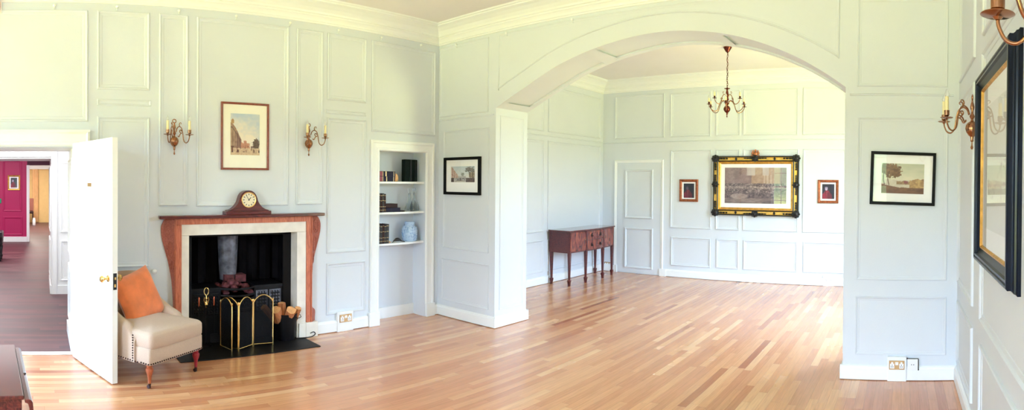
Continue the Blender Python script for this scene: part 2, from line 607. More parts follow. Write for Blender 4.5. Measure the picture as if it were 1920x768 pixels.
panels(mb, LWf, [(5.1, 2.46, 6.97, 3.22), (7.08, 2.46, 8.68, 3.22), (5.1, .85, 6.97, 2.32), (7.08, .85, 8.68, 2.32), (5.1, .2, 6.97, .72), (7.08, .2, 8.68, .72)], PROF)
mb.strip([(AT, 2.385), (BY, 2.385)], [(0, 0), (.002, .012), (.012, .016), (.02, .006), (.022, 0)], LWf)
struct(mb.done('wall_left', M_WALL))

def wall_with_windows(fn, u0, u1, wins, name, F, extra):
    mb = MB()
    xs = [u0] + [x for w in wins for x in (w[0], w[1])] + [u1]
    for i in range(0, len(xs), 2):
        fn(mb, xs[i], xs[i + 1], 0, CZ)
    for a, b, z0, z1 in wins:
        fn(mb, a, b, 0, z0)
        fn(mb, a, b, z1, CZ)
    panels(mb, F, extra)
    return struct(mb.done(name, M_WALL))
W_REAR = [(-4.92, -3.9, .55, 2.6), (-1.7, -.3, .55, 2.8)]
W_FIRE_ADDED = [(-2.42, -1.5, .55, 2.7)]  # unseen window added to throw daylight onto the right wall
W_RIGHT = [(5.9, 7.15, .55, 2.95)]
wall_with_windows(lambda m, a, b, c, d: m.box(a, b, RY - .3, RY, c, d), FX - .3, RX + .3, W_REAR, 'wall_rear', lambda u, v, d: Vector((u, RY + d, v)), [])
wall_with_windows(lambda m, a, b, c, d: m.box(RX, RX + .3, a, b, c, d), RY - .1, BY + .1, W_RIGHT, 'wall_right', RWf,
                  [(3.42, 2.46, 4.33, 3.22), (3.42, .87, 4.33, 2.3), (3.42, .2, 4.33, .73), (.3, .87, 3.05, 2.4), (.3, .2, 3.05, .73), (.3, 2.5, 3.05, 3.22),
                   (-2.2, .87, .1, 2.4), (7.3, .87, 8.6, 2.3)])

def window(n, w, F, inward):
    a, b, z0, z1 = w
    mb = MB()
    def bx(u0, u1, v0, v1, d0, d1):
        p = [F(u, v, d) for d in (d0, d1) for v in (v0, v1) for u in (u0, u1)]
        lo = [min(q[i] for q in p) for i in range(3)]
        hi = [max(q[i] for q in p) for i in range(3)]
        mb.box(lo[0], hi[0], lo[1], hi[1], lo[2], hi[2])
    d0, d1 = -.16, -.11
    for u in (a, b - .06):
        bx(u, u + .06, z0, z1, d0, d1)
    zm = (z0 + z1) / 2
    for z in (z0, zm - .03, z1 - .06):
        bx(a, b, z, z + .06, d0, d1)
    for k in (1, 2):
        u = a + (b - a) * k / 3
        bx(u - .011, u + .011, z0, z1, d0 + .01, d1 - .01)
    for z in ((z0 + zm) / 2, (zm + z1) / 2):
        bx(a, b, z - .011, z + .011, d0 + .01, d1 - .01)
    o = struct(mb.done('window_%d' % n, M_TRIM))
    g = MB()
    p = [F(a, z0, -.135), F(b, z0, -.135), F(b, z1, -.135), F(a, z1, -.135)]
    g.f([g.v(q) for q in p])
    g.done('window_pane', M_WINGLASS, o)
    mb = MB()
    mb.loop(rect(a - .1, z0 - .1, b + .1, z1 + .1), [(0, 0), (.0, .02), (.03, .03), (.09, .015), (.1, 0)], F)
    struct(mb.done('trim_%d' % (20 + n), M_TRIM))
window(1, W_REAR[0], lambda u, v, d: Vector((u, RY + d, v)), 1)
window(2, W_REAR[1], lambda u, v, d: Vector((u, RY + d, v)), 1)
window(3, W_RIGHT[0], RWf, 1)
window(4, W_FIRE_ADDED[0], FWf, 1)  # the added window out of view, put in to brighten the right wall

# ---- cornices
def cornice(name, x0, x1, y0, y1):
    """runs round a rectangular room; profile of (distance from wall, height)"""
    pr = [(0, CRZ - .012), (.014, CRZ - .01), (.018, CRZ + .004), (.03, CRZ + .008), (.036, CRZ + .03), (.052, CRZ + .052), (.064, CRZ + .058), (.068, CRZ + .074),
          (.084, CRZ + .078), (.09, CRZ + .098), (.12, CRZ + .13), (.17, CRZ + .16), (.21, CRZ + .172), (.215, CRZ + .184), (.235, CRZ + .186), (.245, CZ), (.25, CZ + .01)]
    mb = MB()
    P = [(x0, y0), (x1, y0), (x1, y1), (x0, y1)]
    rows = []
    for d, z in pr:
        rows.append([(x0 + d, y0 + d, z), (x1 - d, y0 + d, z), (x1 - d, y1 - d, z), (x0 + d, y1 - d, z)])
    mb.grid(rows, True)
    return struct(mb.done(name, M_TRIM))
cornice('trim_1', FX, RX, RY, AY)
cornice('trim_2', LX, RX, AT, BY)

# ---- skirtings
SK = [(.007, .0), (.007, .022), (.105, .022), (.113, .018), (.122, .016), (.13, .006), (.132, 0)]
def skirting(name, F, runs):
    mb = MB()
    for a, b in runs:
        rows = [[F(u, v, d) for v, d in SK] for u in (a, b)]
        mb.grid(rows)
        for r in rows:
            mb.f([mb.v(p) for p in r])
    return struct(mb.done(name, M_TRIM))
skirting('baseboard_fireplace', FWf, [(.46, 1.18), (2.755, 3.41), (4.36, AY)])
skirting('baseboard_arch', AWf, [(FX, PXL + .022), (PXR - .022, RX)])  # portal of the added window
mb_j = skirting('baseboard_jamb', JL, [(AY, AT)])
skirting('baseboard_right_jamb', JR, [(AY, AT)])
skirting('baseboard_arch_back', ABf, [(LX, PXL + .022), (PXR - .022, RX)])
skirting('baseboard_far', BWf, [(LX, -5.06), (-4.03, RX)])
skirting('baseboard_left', LWf, [(AT, BY)])
skirting('baseboard_right', RWf, [(RY, BY)])
skirting('baseboard_rear', lambda u, v, d: Vector((u, RY + d, v)), [(FX, RX)])

# ---- alcove: architrave, plinth blocks, inner skirting, shelves
mb = MB()
ap = [(0, 0), (0, .022), (.012, .03), (.03, .028), (.036, .018), (.085, .014), (.092, .022), (.112, .022), (.118, .006), (.122, 0)]
mb.strip([(3.438, .16), (3.438, 2.1), (4.362, 2.1), (4.362, .16)], [(-o, h) for o, h in ap], FWf)
struct(mb.done('trim_3', M_TRIM))
mb = MB()
for a, b in ((3.415, 3.556), (4.24, 4.372)):
    mb.box(FX, FX + .038, a, b, 0, .165)
struct(mb.done('trim_4', M_TRIM, bevel=.004))
mb = MB().box(FX - .225, FX - .21, 3.56, 4.236, 0, .135)
struct(mb.done('baseboard_alcove', M_TRIM))
for zt, lab in ((1.637, 'top'), (1.288, 'middle'), (.932, 'lowest')):
    mb = MB()
    poly = [(3.561, FX - .224)] + [(3.561 + .674 * k / 12, FX - .02 + .024 * sin(PI * k / 12)) for k in range(13)] + [(4.235, FX - .224)]
    mb.prism(poly, lambda p: (p[1], p[0], zt - .024), lambda p: (p[1], p[0], zt))
    o = mb.done('alcove_shelf', M_TRIM, bevel=.003)
    tag(o, 'white painted %s shelf of the recessed alcove' % lab, 'shelf', 'alcove shelves')
SH1, SH2, SH3 = 1.637, 1.288, .932

# ---- doorway to the hall: casing, reveal, second doorway, crimson room
mb = MB()
mb.strip([(.458, 0), (.458, DH + .15), (-1.24, DH + .15), (-1.24, 0)], [(0, 0), (0, .035), (.02, .045), (.035, .03), (.1, .022), (.115, .03), (.135, .026), (.14, 0)], FWf)
mb.box(FX, FX + .055, -1.24, .458, DH + .13, DH + .152)
struct(mb.done('trim_5', M_DOOR))
mb = MB()
mb.box(-5.84, FX - ft, .312, .5, 0, 2.6)
mb.box(-5.84, FX - ft, -1.3, -1.1, 0, 2.6)
mb.box(-5.84, FX - ft, -1.3, .5, DH, 2.6)
RV = lambda u, v, d: Vector((u, .312 - d, v))
panels(mb, RV, [(-5.75, .9, -5.1, 1.85), (-5.75, .2, -5.1, .78)], PROF)
mb.box(-5.84, FX, .29, .312, 0, .13)
struct(mb.done('wall_reveal', M_HALLWHITE))
# passage walls
mb = MB()
mb.box(-5.9, -5.84, .5, .78, 0, 2.75)
mb.box(-5.9, -5.84, -5, -1.3, 0, 2.75)
mb.box(-8.75, -7.83, .165, .8, 0, 2.75)
mb.box(-8.75, -7.83, -5, -1.35, 0, 2.75)
mb.box(-8.75, -7.83, -1.4, .2, 1.95, 2.75)
W2 = lambda u, v, d: Vector((-7.83 + d, u, v))
W2J = lambda u, v, d: Vector((u, .165 - d, v))
panels(mb, W2, [(.3, .9, .7, 1.9), (.3, .2, .7, .78)], PROF)
panels(mb, W2J, [(-8.65, .9, -7.95, 1.85), (-8.65, .2, -7.95, .78)], PROF)
mb.strip([(.255, 0), (.255, 2.06), (-1.44, 2.06), (-1.44, 0)], [(0, 0), (0, .02), (.015, .028), (.06, .016), (.08, .022), (.09, 0)], W2)
mb.box(-7.83, -7.81, .165, .8, 0, .13)
mb.box(-8.75, -7.83, .15, .165, 0, .13)
mb.box(-24, -5.84, .78, .86, 0, 2.8)
struct(mb.done('wall_passage', M_HALLWHITE))
struct(MB().box(-24, FX - ft, -1.3, .86, 2.75, 2.85).box(-24, -5.84, -5, -1.3, 2.75, 2.85).done('ceiling_hall', M_CEIL))
struct(MB().box(-24, -5.9, -5.1, -5, 0, 2.8).done('wall_hall_end', M_HALLWHITE))
mb = MB()
CX = -14.75
CWf = lambda u, v, d: Vector((CX + d, u, v))
mb.box(CX - .25, CX, -5, -.33, 0, 2.8)
mb.box(CX - .25, CX, .45, .8, 0, 2.8)
panels(mb, CWf, [(-.98, .82, -.47, 2.2), (-.98, .18, -.45, .68), (-1.85, .82, -1.15, 2.2)], [(0, 0), (.002, .012), (.015, .02), (.04, .014), (.055, -.004)])
struct(mb.done('wall_crimson', M_CRIMSON))
struct(MB().box(CX - .25, CX, -.33, .45, 2.06, 2.8).box(CX - .01, CX + .03, -1.16, -1.1, 0, 2.4).done('trim_6', M_DCRIMSON))
mb = MB().box(CX, CX + .03, -1.09, -.33, 0, .14)
mb.box(CX - .26, CX + .012, -.345, -.27, 0, 2.06)
struct(mb.done('baseboard_crimson', M_HALLWHITE))
mb = MB().box(-21.9, -21.7, -5, .8, 0, 2.8)
struct(mb.done('wall_yellow', M_YELLOW))
struct(MB().box(-21.72, -21.6, -1.5, .8, 2.1, 2.45).done('trim_7', M_HALLWHITE))
mb = MB()
for k in range(40):
    pass
rows = [[(-21.55 + .03 * sin(k * 1.4), -.28 + .012 * k, z) for k in range(20)] for z in (.05, 2.1)]
mb.grid(rows)
tag(mb.done('curtain', M_PEACH, smooth=True), 'peach curtain hanging in the yellow room beyond the crimson hall', 'curtain')

# ---- door leaf standing open
dl = bpy.data.objects.new('door_1', None)
COL.objects.link(dl)
dl.location = (-4.915, .297, 0)
dl.rotation_euler = (0, 0, math.atan2(.241, .714))
dl['kind'] = 'structure'
dl['label'] = 'white four panelled door standing open into the room beside the armchair'
LW_, LH = .803, 1.966
mb = MB()
mb.box(0, LW_, 0, .046, .012, LH)
DF = lambda u, v, d: Vector((u, -d, v))
DFb = lambda u, v, d: Vector((u, .046 + d, v))
PD = [(0, 0), (.012, .003), (.022, .003), (.042, .0008), (.055, .0008)]
for F in (DF, DFb):
    for r in ((.11, 1.06, .36, 1.84), (.44, 1.06, .69, 1.84), (.11, .2, .36, .86), (.44, .2, .69, .86)):
        mb.loop(rect(*r), PD, F)
mb.done('door_leaf', M_DOOR, dl)
mb = MB()
for s in (-1, 1):
    c = (LW_ - .07, .023, .87)
    y = -.001 if s < 0 else .047
    R3 = Matrix.Rotation(PI / 2 * (1 if s < 0 else -1), 3, 'X')
    mb.lathe([(.026, 0), (.026, .004), (.012, .008), (.009, .03), (.018, .036), (.027, .046), (.028, .056), (.02, .066), (.0, .069)], (LW_ - .07, y, .87), 20, R3)
mb.done('door_knob', M_BRASS, dl, smooth='auto')
mb = MB().box(LW_, LW_ + .002, .008, .038, .79, .92)
o = mb.done('lock_plate', M_DARK, dl)
mb = MB().box(LW_ + .002, LW_ + .009, .015, .03, .87, .89).box(LW_ + .002, LW_ + .004, .015, .03, .81, .835)
mb.done('latch', M_BRASS, o)
MB().box(.34, .41, -.004, 0, 1.585, 1.615).done('door_plate', M_BRASSPLATE, dl)
MB().lathe([(.0, 0), (.011, 0), (.012, .0), (.012, .09), (.0, .09)], (-.006, .03, .2), 10).lathe([(.0, 0), (.012, 0), (.012, .09), (0, .09)], (-.006, .03, 1.7), 10).done('hinge', M_BRASS, dl)

# threshold strip
struct(MB().box(FX - .05, FX + .03, -1.1, .318, 0, .012).done('trim_8', M_STONE, bevel=.004))

# ---- far room door with casing
mb = MB()
mb.strip([(-4.095, 0), (-4.095, 2.065), (-5.085, 2.065), (-5.085, 0)], [(0, 0), (0, .02), (.01, .028), (.03, .02), (.05, .014), (.058, 0)], BWf)
mb.box(-4.15, -4.03, BY - .034, BY, 0, .13).box(-5.1, -5.02, BY - .034, BY, 0, .13)
struct(mb.done('trim_9', M_TRIM))
mb = MB().box(-5.03, -4.15, BY - .012, BY, .01, 2.02)
for r in ((-4.86, 1.01, -4.295, 1.89), (-4.86, .1, -4.29, .84)):
    mb.loop(rect(*r), [(0, .012), (.002, .03), (.012, .036), (.03, .028), (.04, .014), (.06, .016)], BWf)
struct(mb.done('door_2', M_WALL))

# ------------------------------------------------------------------ fireplace
fp = thing('fireplace_surround', 'carved pine chimneypiece with dark red mantelshelf and cream stone slips', 'fireplace', (FX, 1.966, 0))
MW = fp.matrix_basis.inverted()
def W():
    m = MB()
    m.at(MW if False else Matrix.Translation((-FX, -1.966, 0)))
    return m
mb = W()
mb.prism([(FX, 1.1), (FX + .115, 1.085), (FX + .127, 1.1), (FX + .127, 2.79), (FX + .115, 2.802), (FX, 2.79)], lambda p: (p[0], p[1], 1.282), lambda p: (p[0], p[1], 1.312))
mb.done('mantelshelf', M_MAHOG, fp, bevel=.006)
SPX = FX + .058
mb = W()
for a, b in ((1.246, 1.313), (2.62, 2.687)):
    mb.box(FX, SPX, a, b, .165, 1.225)
mb.box(FX, SPX, 1.246, 2.687, 1.225, 1.282)
mb.box(FX, SPX + .01, 1.25, 1.262, .165, 1.27).box(FX, SPX + .01, 2.671, 2.683, .165, 1.27)
mb.done('wooden_frame', M_PINE, fp, bevel=.004)
PO = [(1.282, .79), (1.26, .815), (1.21, .838), (1.15, .84), (1.08, .83), (.98, .803), (.88, .775), (.785, .755), (.68, .738), (.554, .728), (.45, .723), (.39, .724), (.345, .732), (.31, .752), (.285, .776), (.255, .782), (.2, .778), (.165, .778)]
po = [(p.y, p.x) for p in smooth_pts([(a, b, 0) for a, b in PO], 4)]
for s in (-1, 1):
    mb = W()
    c0 = 1.966
    inn = .7205
    n = len(po)
    rows = []
    for o, z in po:
        rows.append([(FX, c0 + s * inn, z), (SPX - .003, c0 + s * inn, z), (FX + .012 + (.72 + .12 - o) * 0, c0 + s * o, z), (FX, c0 + s * o, z)])
    mb.grid(rows)
    mb.f([mb.v(p) for p in rows[0]])
    mb.f([mb.v(p) for p in rows[-1]])
    b = mb.done('scroll_bracket', M_CARVE, fp)
    mb = W()
    def face(o, z):
        zo = min(po, key=lambda q: abs(q[1] - z))[0]
        t = min(1, max(0, (o - inn) / max(zo - inn, .004)))
        return Vector((SPX - .003 + (FX + .012 - SPX + .003) * t + .002, c0 + s * min(o, zo - .003), z))
    for (oc, zc, ro, rz) in ((.775, 1.175, .038, .07), (.775, 1.175, .018, .04), (.76, .99, .024, .075), (.741, .84, .011, .05)):
        mb.tube([face(oc + ro * cos(t * PI / 10), zc + rz * sin(t * PI / 10)) for t in range(21)], .0055, 6)
    mb.tube([face(.7285 + .003 * sin(k * .6), .76 - k * .012) for k in range(12)], .003, 6)
    mb.done('carved_ornament', M_CARVE, b, smooth=True)
mb = W()
mb.box(FX - .1, SPX - .012, 1.313, 2.62, 1.12, 1.225)
mb.box(FX - .1, SPX - .01, 1.313, 1.387, 0.0, 1.119)
mb.box(FX - .1, SPX - .01, 2.516, 2.62, 0.0, 1.119)
mb.done('stone_slip', M_STONE, fp, bevel=.003)
for a, b in ((1.178, 1.32), (1.32, 1.405), (2.535, 2.615), (2.615, 2.755)):
    W().box(FX, SPX + .006, a, b, 0, .163).done('stone_plinth', M_STONE, fp, bevel=.006)
struct(MB().box(-5.5, -4.6, 1.21, 2.592, 0, .008).done('floor_hearth', M_HEARTH, bevel=.002))

# firebox and register grate
fg = thing('fire_grate', 'black cast iron register grate with red coals inside the fireplace', 'grate', (-5.2, 1.95, .008))
def G():
    m = MB()
    m.at(T(5.2, -1.95, -.008))
    return m
mb = G()
mb.box(-5.5, -5.47, 1.3, 2.62, .008, 1.4).box(-5.5, -5.12, 1.37, 1.395, .008, 1.3).box(-5.5, -5.12, 2.508, 2.53, .008, 1.3)
mb.box(-5.5, -5.12, 1.37, 2.53, 1.2, 1.24)
mb.done('firebox', M_SOOT, fg)
mb = G()
mb.box(-5.125, -5.105, 1.388, 1.45, .008, 1.118).box(-5.125, -5.105, 2.425, 2.515, .008, 1.118)
mb.box(-5.125, -5.105, 1.388, 2.515, 1.09, 1.118)
mb.done('register_frame', M_IRON, fg, bevel=.003)
for a, b in ((1.45, 1.755), (2.11, 2.425)):
    mb = G()
    mb.box(-5.46, -5.11, a, b, .54, .575)
    mb.box(-5.14, -5.12, a, b, .008, .54)
    h = mb.done('hob_cheek', M_IRON, fg, bevel=.003)
    mb = G()
    HF = lambda u, v, d: Vector((-5.12 + d, u, v))
    for k in (0, 1):
        u0 = a + .02 + k * (b - a - .02) / 2
        u1 = u0 + (b - a - .06) / 2
        mb.loop(rect(u0, .30, u1, .52), [(0, 0), (.002, .01), (.01, .01), (.014, .003)], HF)
        for i in range(4):
            for j in range(6):
                mb.ball((-5.12, u0 + .02 + i * (u1 - u0 - .04) / 3, .325 + j * .034), .008, .012, .012, 6)
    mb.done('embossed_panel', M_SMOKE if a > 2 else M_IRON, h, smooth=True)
mb = G()
for z, r in ((.56, .012), (.49, .011), (.45, .008), (.41, .008), (.37, .01)):
    mb.tube([(-5.12 + .09 * sin(PI * k / 12), 1.755 + .355 * k / 12, z) for k in range(13)], r, 8)
for k in range(1, 12):
    mb.tube([(-5.12 + .085 * sin(PI * k / 12), 1.755 + .355 * k / 12, .37), (-5.12 + .085 * sin(PI * k / 12), 1.755 + .355 * k / 12, .45)], .004, 6)
mb.box(-5.46, -5.1, 1.755, 2.11, .34, .36)
mb.box(-5.135, -5.12, 1.755, 2.11, .008, .3)
mb.done('fire_basket', M_IRON, fg, smooth='auto')
mb = G()
random.seed(3)
for k in range(26):
    x, y = random.uniform(-5.4, -5.1), random.uniform(1.79, 2.08)
    z = .5 + random.uniform(0, .16) * (1 - abs(y - 1.93) / .2)
    r = random.uniform(.025, .045)
    mb.ball((x, y, z), r, r * random.uniform(.7, 1.2), r * random.uniform(.6, 1), 10)
mb.box(-5.34, -5.22, 1.83, 1.93, .62, .68)
mb.box(-5.34, -5.22, 1.95, 2.06, .6, .675)
mb.done('coals', M_COAL, fg, smooth='auto')
mb = G()
rows = []
for z, w in ((.62, .085), (.8, .098), (1.0, .108), (1.16, .112)):
    rows.append([(-5.33 + .1 * sin(PI * k / 14), 1.9 + w * -cos(PI * k / 14), z) for k in range(15)])
mb.grid(rows)
rows = []
for z, w in ((.62, .08), (1.16, .1)):
    rows.append([(-5.42 + .06 * sin(PI * k / 10), 2.16 + w * -cos(PI * k / 10), z) for k in range(11)])
mb.done('flue_throat', M_SMOKE, fg, smooth=True)
mb = G()
rows = []
for z in (.58, 1.2):
    rows.append([(-5.44 + .06 * abs(sin(k * 1.05)), 1.4 + 1.1 * k / 22, z) for k in range(23)])
mb.grid(rows)
mb.done('fireback', M_SOOT, fg)

# fire screen: four arched folds
fs = thing('fire_screen', 'brass framed folding fire screen with four arched black mesh folds', 'fire screen', (-4.84, 1.95, .008))
PTS = [(-4.724, 1.732), (-4.918, 1.682), (-4.735, 1.798), (-4.84, 1.984), (-4.815, 2.188)]
mmesh, nt, bs = newmat('black spark mesh')
bs.inputs['Base Color'].default_value = (.008, .008, .01, 1)
bs.inputs['Roughness'].default_value = .6
bs.inputs['Alpha'].default_value = .85
bs.inputs['Specular IOR Level'].default_value = .08
M_MESH = mmesh
for i in range(4):
    a, b = Vector(PTS[i]), Vector(PTS[i + 1])
    d = (b - a)
    a2, b2 = a + d * .03, b - d * .03
    def P(t, z):
        q = a2.lerp(b2, t)
        return (q.x + 4.84, q.y - 1.95, z)
    arch = [P(t / 14, .455 + .07 * sin(PI * t / 14) ** .75) for t in range(15)]
    mb = MB()
    mb.tube([P(0, .004), P(0, .2), P(0, .455)] + arch[1:-1] + [P(1, .455), P(1, .2), P(1, .004)], .0062, 8)
    mb.tube([P(0, .03), P(1, .03)], .006, 8)
    for t in (0, 1):
        mb.ball(P(t, .475), .008, .008, .018, 8)
    fo = mb.done('screen_fold', M_BRASS, fs, smooth='auto')
    mb = MB()
    mb.f([mb.v(p) for p in [P(0, .03)] + arch + [P(1, .03)]])
    mb.done('mesh_panel', M_MESH, fo)

# companion set and hanging tools
cs = thing('fireside_stand', 'black fireside tool stand with looped brass handle on the hearth', 'fireside stand', (-5.02, 1.575, .008))
mb = MB().lathe([(.0, 0), (.06, 0), (.06, .008), (.03, .016), (.01, .022), (.007, .04), (.007, .40), (.0, .40)], n=20)
mb.tube([(0, -.075, .505), (0, -.04, .515), (0, 0, .5), (0, .04, .515), (0, .075, .505)], .004, 8)
mb.done('stand_pole', M_IRON, cs, smooth='auto')
mb = MB().lathe([(0, .385), (.006, .385), (.009, .41), (.02, .425), (.012, .44), (.008, .47), (.012, .485), (.006, .5), (.005, .52), (0, .52)], n=14)
mb.tube([(0, .022 * sin(2 * PI * k / 18) * (1.0), .555 - .038 * cos(2 * PI * k / 18)) for k in range(19)], .006, 8)
mb.tube([(0, .03 * s_, .5 - .05 * k) for s_ in (0,) for k in range(2)], .008, 8)
mb.tube([(.004, -.018, .5), (.004, -.024, .47), (.004, -.01, .43), (.004, 0, .41)], .005, 8)
mb.tube([(.004, .018, .5), (.004, .024, .47), (.004, .01, .43), (.004, 0, .41)], .005, 8)
mb.done('brass_handle', M_BRASS, cs, smooth='auto')
for nm, yy, lab in (('poker', -.075, 'fire poker with copper handle hanging left of the brass loop'), ('hearth_shovel', .075, 'hearth shovel with copper handle hanging right of the brass loop')):
    t = thing(nm, lab, 'fire tool', (-5.012, 1.575 + yy, .1))
    mb = MB().lathe([(.0, .31), (.005, .31), (.009, .33), (.009, .4), (.006, .41), (.0, .415)], n=12)
    mb.done('handle', M_COPPER, t, smooth=True)
    mb = MB().tube([(0, 0, .31), (0, 0, .02)], .0045, 8)
    if nm == 'poker':
        mb.tube([(0, 0, .03), (0, 0, -.02)], [.006, .001], 8)
    else:
        mb.box(-.004, .004, -.035, .035, -.06, .03)
    mb.done('shaft', M_IRON, t)

# log bucket and logs
bk = thing('log_bucket', 'black metal bucket filled with logs beside the hearth stone', 'bucket', (-4.985, 2.395, .008))
mb = MB().lathe([(.0, 0), (.095, 0), (.1, .01), (.122, .275), (.127, .28), (.122, .283), (.116, .275), (.092, .015), (.0, .012)], n=28)
mb.done('pail', M_IRON, bk, smooth='auto')
mb = MB().tube([(.126 * cos(t), .126 * sin(t) * 1, .25 - .05 * sin((t - .6) * 1.5)) for t in [.2 + .13 * k for k in range(14)]], .004, 6)
mb.tube([(.03, .12, .265), (.04, .15, .25), (.045, .158, .23), (.03, .14, .215), (.02, .12, .22)], .004, 6)
mb.done('bail_handle', M_IRON, bk, smooth=True)
LOGS = [((-.03, -.035, .13), (.5, .42), .05, .27, 'split pale log leaning left out of the black bucket'),
        ((-.03, .025, .13), (.62, .05), .052, .25, 'round cut log with pale end in the middle of the black bucket'),
        ((-.02, .085, .14), (.4, -.15), .034, .21, 'thin log at the right rim of the black bucket'),
        ((-.06, -.05, .15), (.1, .7), .036, .27, 'dark barked log leaning furthest left behind the brass screen'),
        ((-.085, .02, .13), (.0, .1), .038, .24, 'upright log at the back of the black bucket')]
for (lx, ly, lz), (tx, ty), r, L, lab in LOGS:
    random.seed(int(r * 1000 + L * 100))
    n = 12
    prof = [r * random.uniform(.82, 1.12) for _ in range(n)]
    Mt = T(-4.985 + lx, 2.395 + ly, .008 + lz) @ Ry(tx) @ Rx(ty)
    mb = MB()
    mb.at(Matrix.Identity(4))
    rows = [[(prof[k] * cos(2 * PI * k / n), prof[k] * sin(2 * PI * k / n), z) for k in range(n)] for z in (0, L * .5, L)]
    mb.grid(rows, True, True)
    o = mb.done('log', [M_BARK, M_WOODEND])
    for p in o.data.polygons:
        if abs(p.normal.z) > .9:
            p.material_index = 1
    o.matrix_world = Mt
    tag(o, lab, 'log', 'logs in the bucket')
o = MB().tube(smooth_pts([(-4.94, 2.50, .014), (-4.925, 2.55, .013), (-4.915, 2.62, .013), (-4.93, 2.68, .013), (-4.945, 2.72, .03), (-4.944, 2.70, .055), (-4.943, 2.66, .045)]), .005, 6).done('cable', M_CABLE, smooth=True)
tag(o, 'short black cable curled beside the stone plinth of the fireplace', 'cable')

# ------------------------------------------------------------------ mantel clock
ck = thing('mantel_clock', 'mahogany tambour mantel clock with round cream dial on the mantelshelf', 'clock', (FX + .075, 1.962, 1.312), 0)
def cy(x):
    return x
half = [(.0, .232), (.03, .228), (.058, .212), (.078, .188), (.09, .16), (.1, .128), (.118, .098), (.145, .07), (.175, .052), (.205, .044), (.213, .04)]
outl = [(-a, b) for a, b in reversed(half)] + half[1:]
outl = [(p.x, p.y) for p in smooth_pts([(a, b, 0) for a, b in outl], 3)]
mb = MB().prism([(.213, .03), (-.213, .03)] + outl, lambda p: (-.05, p[0], p[1]), lambda p: (.036, p[0], p[1]))
mb.done('clock_case', M_MAHOG, ck, bevel=.003)
mb = MB().box(-.062, .048, -.235, .235, .0, .034)
mb.done('clock_base', M_MAHOG, ck, bevel=.006)
RX90 = Matrix.Rotation(PI / 2, 3, 'Y')
mb = MB().lathe([(.066, 0), (.07, .004), (.074, .006), (.076, .002), (.076, -.004), (.066, -.004)], (.038, 0, .142), 36, RX90)
bz = mb.done('clock_bezel', M_BRASS, ck, smooth=True)
mb = MB().lathe([(0, 0), (.066, 0), (.066, .002), (0, .002)], (.037, 0, .142), 36, RX90)
di = mb.done('clock_dial', mat('cream dial', rgb(232, 222, 196), .5, var=.03), ck)
mb = MB()
for k in range(12):
    a = 2 * PI * k / 12
    mb.at(T(.0395, 0, .142) @ Rx(a))
    mb.box(0, .001, -.0035, .0035, .046, .06)
mb.at(T(.0395, 0, .142) @ Rx(.55) ).box(0, .0015, -.002, .002, -.01, .045)
mb.at(T(.0405, 0, .142) @ Rx(-.75 + PI + PI)).box(0, .0015, -.003, .003, -.008, .032)
mb.at(Matrix.Identity(4)).lathe([(0, 0), (.006, 0), (.004, .003), (0, .003)], (.04, 0, .142), 12, RX90)
mb.done('clock_hand', M_DARK, di)

# ------------------------------------------------------------------ pictures
def vnoise(x, y, s=0):
    def h(i, j):
        n = (i * 374761393 + j * 668265263 + s * 974711) & 0xffffffff
        n = ((n ^ (n >> 13)) * 1274126177) & 0xffffffff
        return ((n ^ (n >> 16)) & 0xffff) / 65535
    i, j = math.floor(x), math.floor(y)
    fx, fy = x - i, y - j
    fx, fy = fx * fx * (3 - 2 * fx), fy * fy * (3 - 2 * fy)
    return (h(i, j) * (1 - fx) + h(i + 1, j) * fx) * (1 - fy) + (h(i, j + 1) * (1 - fx) + h(i + 1, j + 1) * fx) * fy
def fbm(x, y, s=0):
    return .5 * vnoise(x, y, s) + .3 * vnoise(x * 2.1, y * 2.1, s + 1) + .2 * vnoise(x * 4.3, y * 4.3, s + 2)
def mixc(a, b, t):
    t = max(0, min(1, t))
    return tuple(a[i] + (b[i] - a[i]) * t for i in range(3))
def art_cathedral(u, v):
    c = mixc((242, 232, 220), (190, 206, 226), v * 1.25 - .4 + (fbm(u * 3, v * 5, 5) - .5) * 1.5)
    n = fbm(u * 16, v * 16, 9)
    n2 = fbm(u * 40, v * 40, 12)
    top = .78 - 1.05 * max(0, u - .05) - .5 * max(0, u - .2) + .02 * (n2 - .5)
    if u < .37 and .15 < v < top:
        k = .5 + .5 * math.sin(u * (60 + 60 * u))
        c = mixc((116, 82, 72), (214, 186, 158), .25 + .4 * k + .6 * (n - .45))
        if top - v < .06: c = mixc((206, 170, 136), (120, 84, 74), n2)
        if .09 < top - v < .13: c = mixc(c, (90, 64, 62), .6)
        if u > .2: c = mixc(c, (104, 70, 74), .45)
    if .02 < u < .12 and .76 < v < .88 - abs(u - .07) * .9: c = mixc((226, 186, 120), (140, 104, 80), n2)
    if .36 < u < .66 and v < .27 + .05 * n + (.05 if .45 < u < .55 else 0) + .03 * (n2 - .5): c = mixc((170, 108, 88), (220, 170, 140), n2)
    d = math.hypot((u - .88) / .13, (v - .26) / .13)
    if d + (n2 - .5) * .9 < 1: c = mixc((70, 56, 58), (140, 110, 92), n2)
    if .63 < u < .78 and v < .3 and n > .42: c = (230, 222, 210)
    if v < .17: c = mixc((184, 154, 130), (226, 202, 172), n * 1.3)
    if .06 < v < .215 and fbm(u * 26, v * 12, 3) > .54: c = mixc((44, 36, 50), (160, 84, 62), vnoise(u * 46, v * 46))
    return c
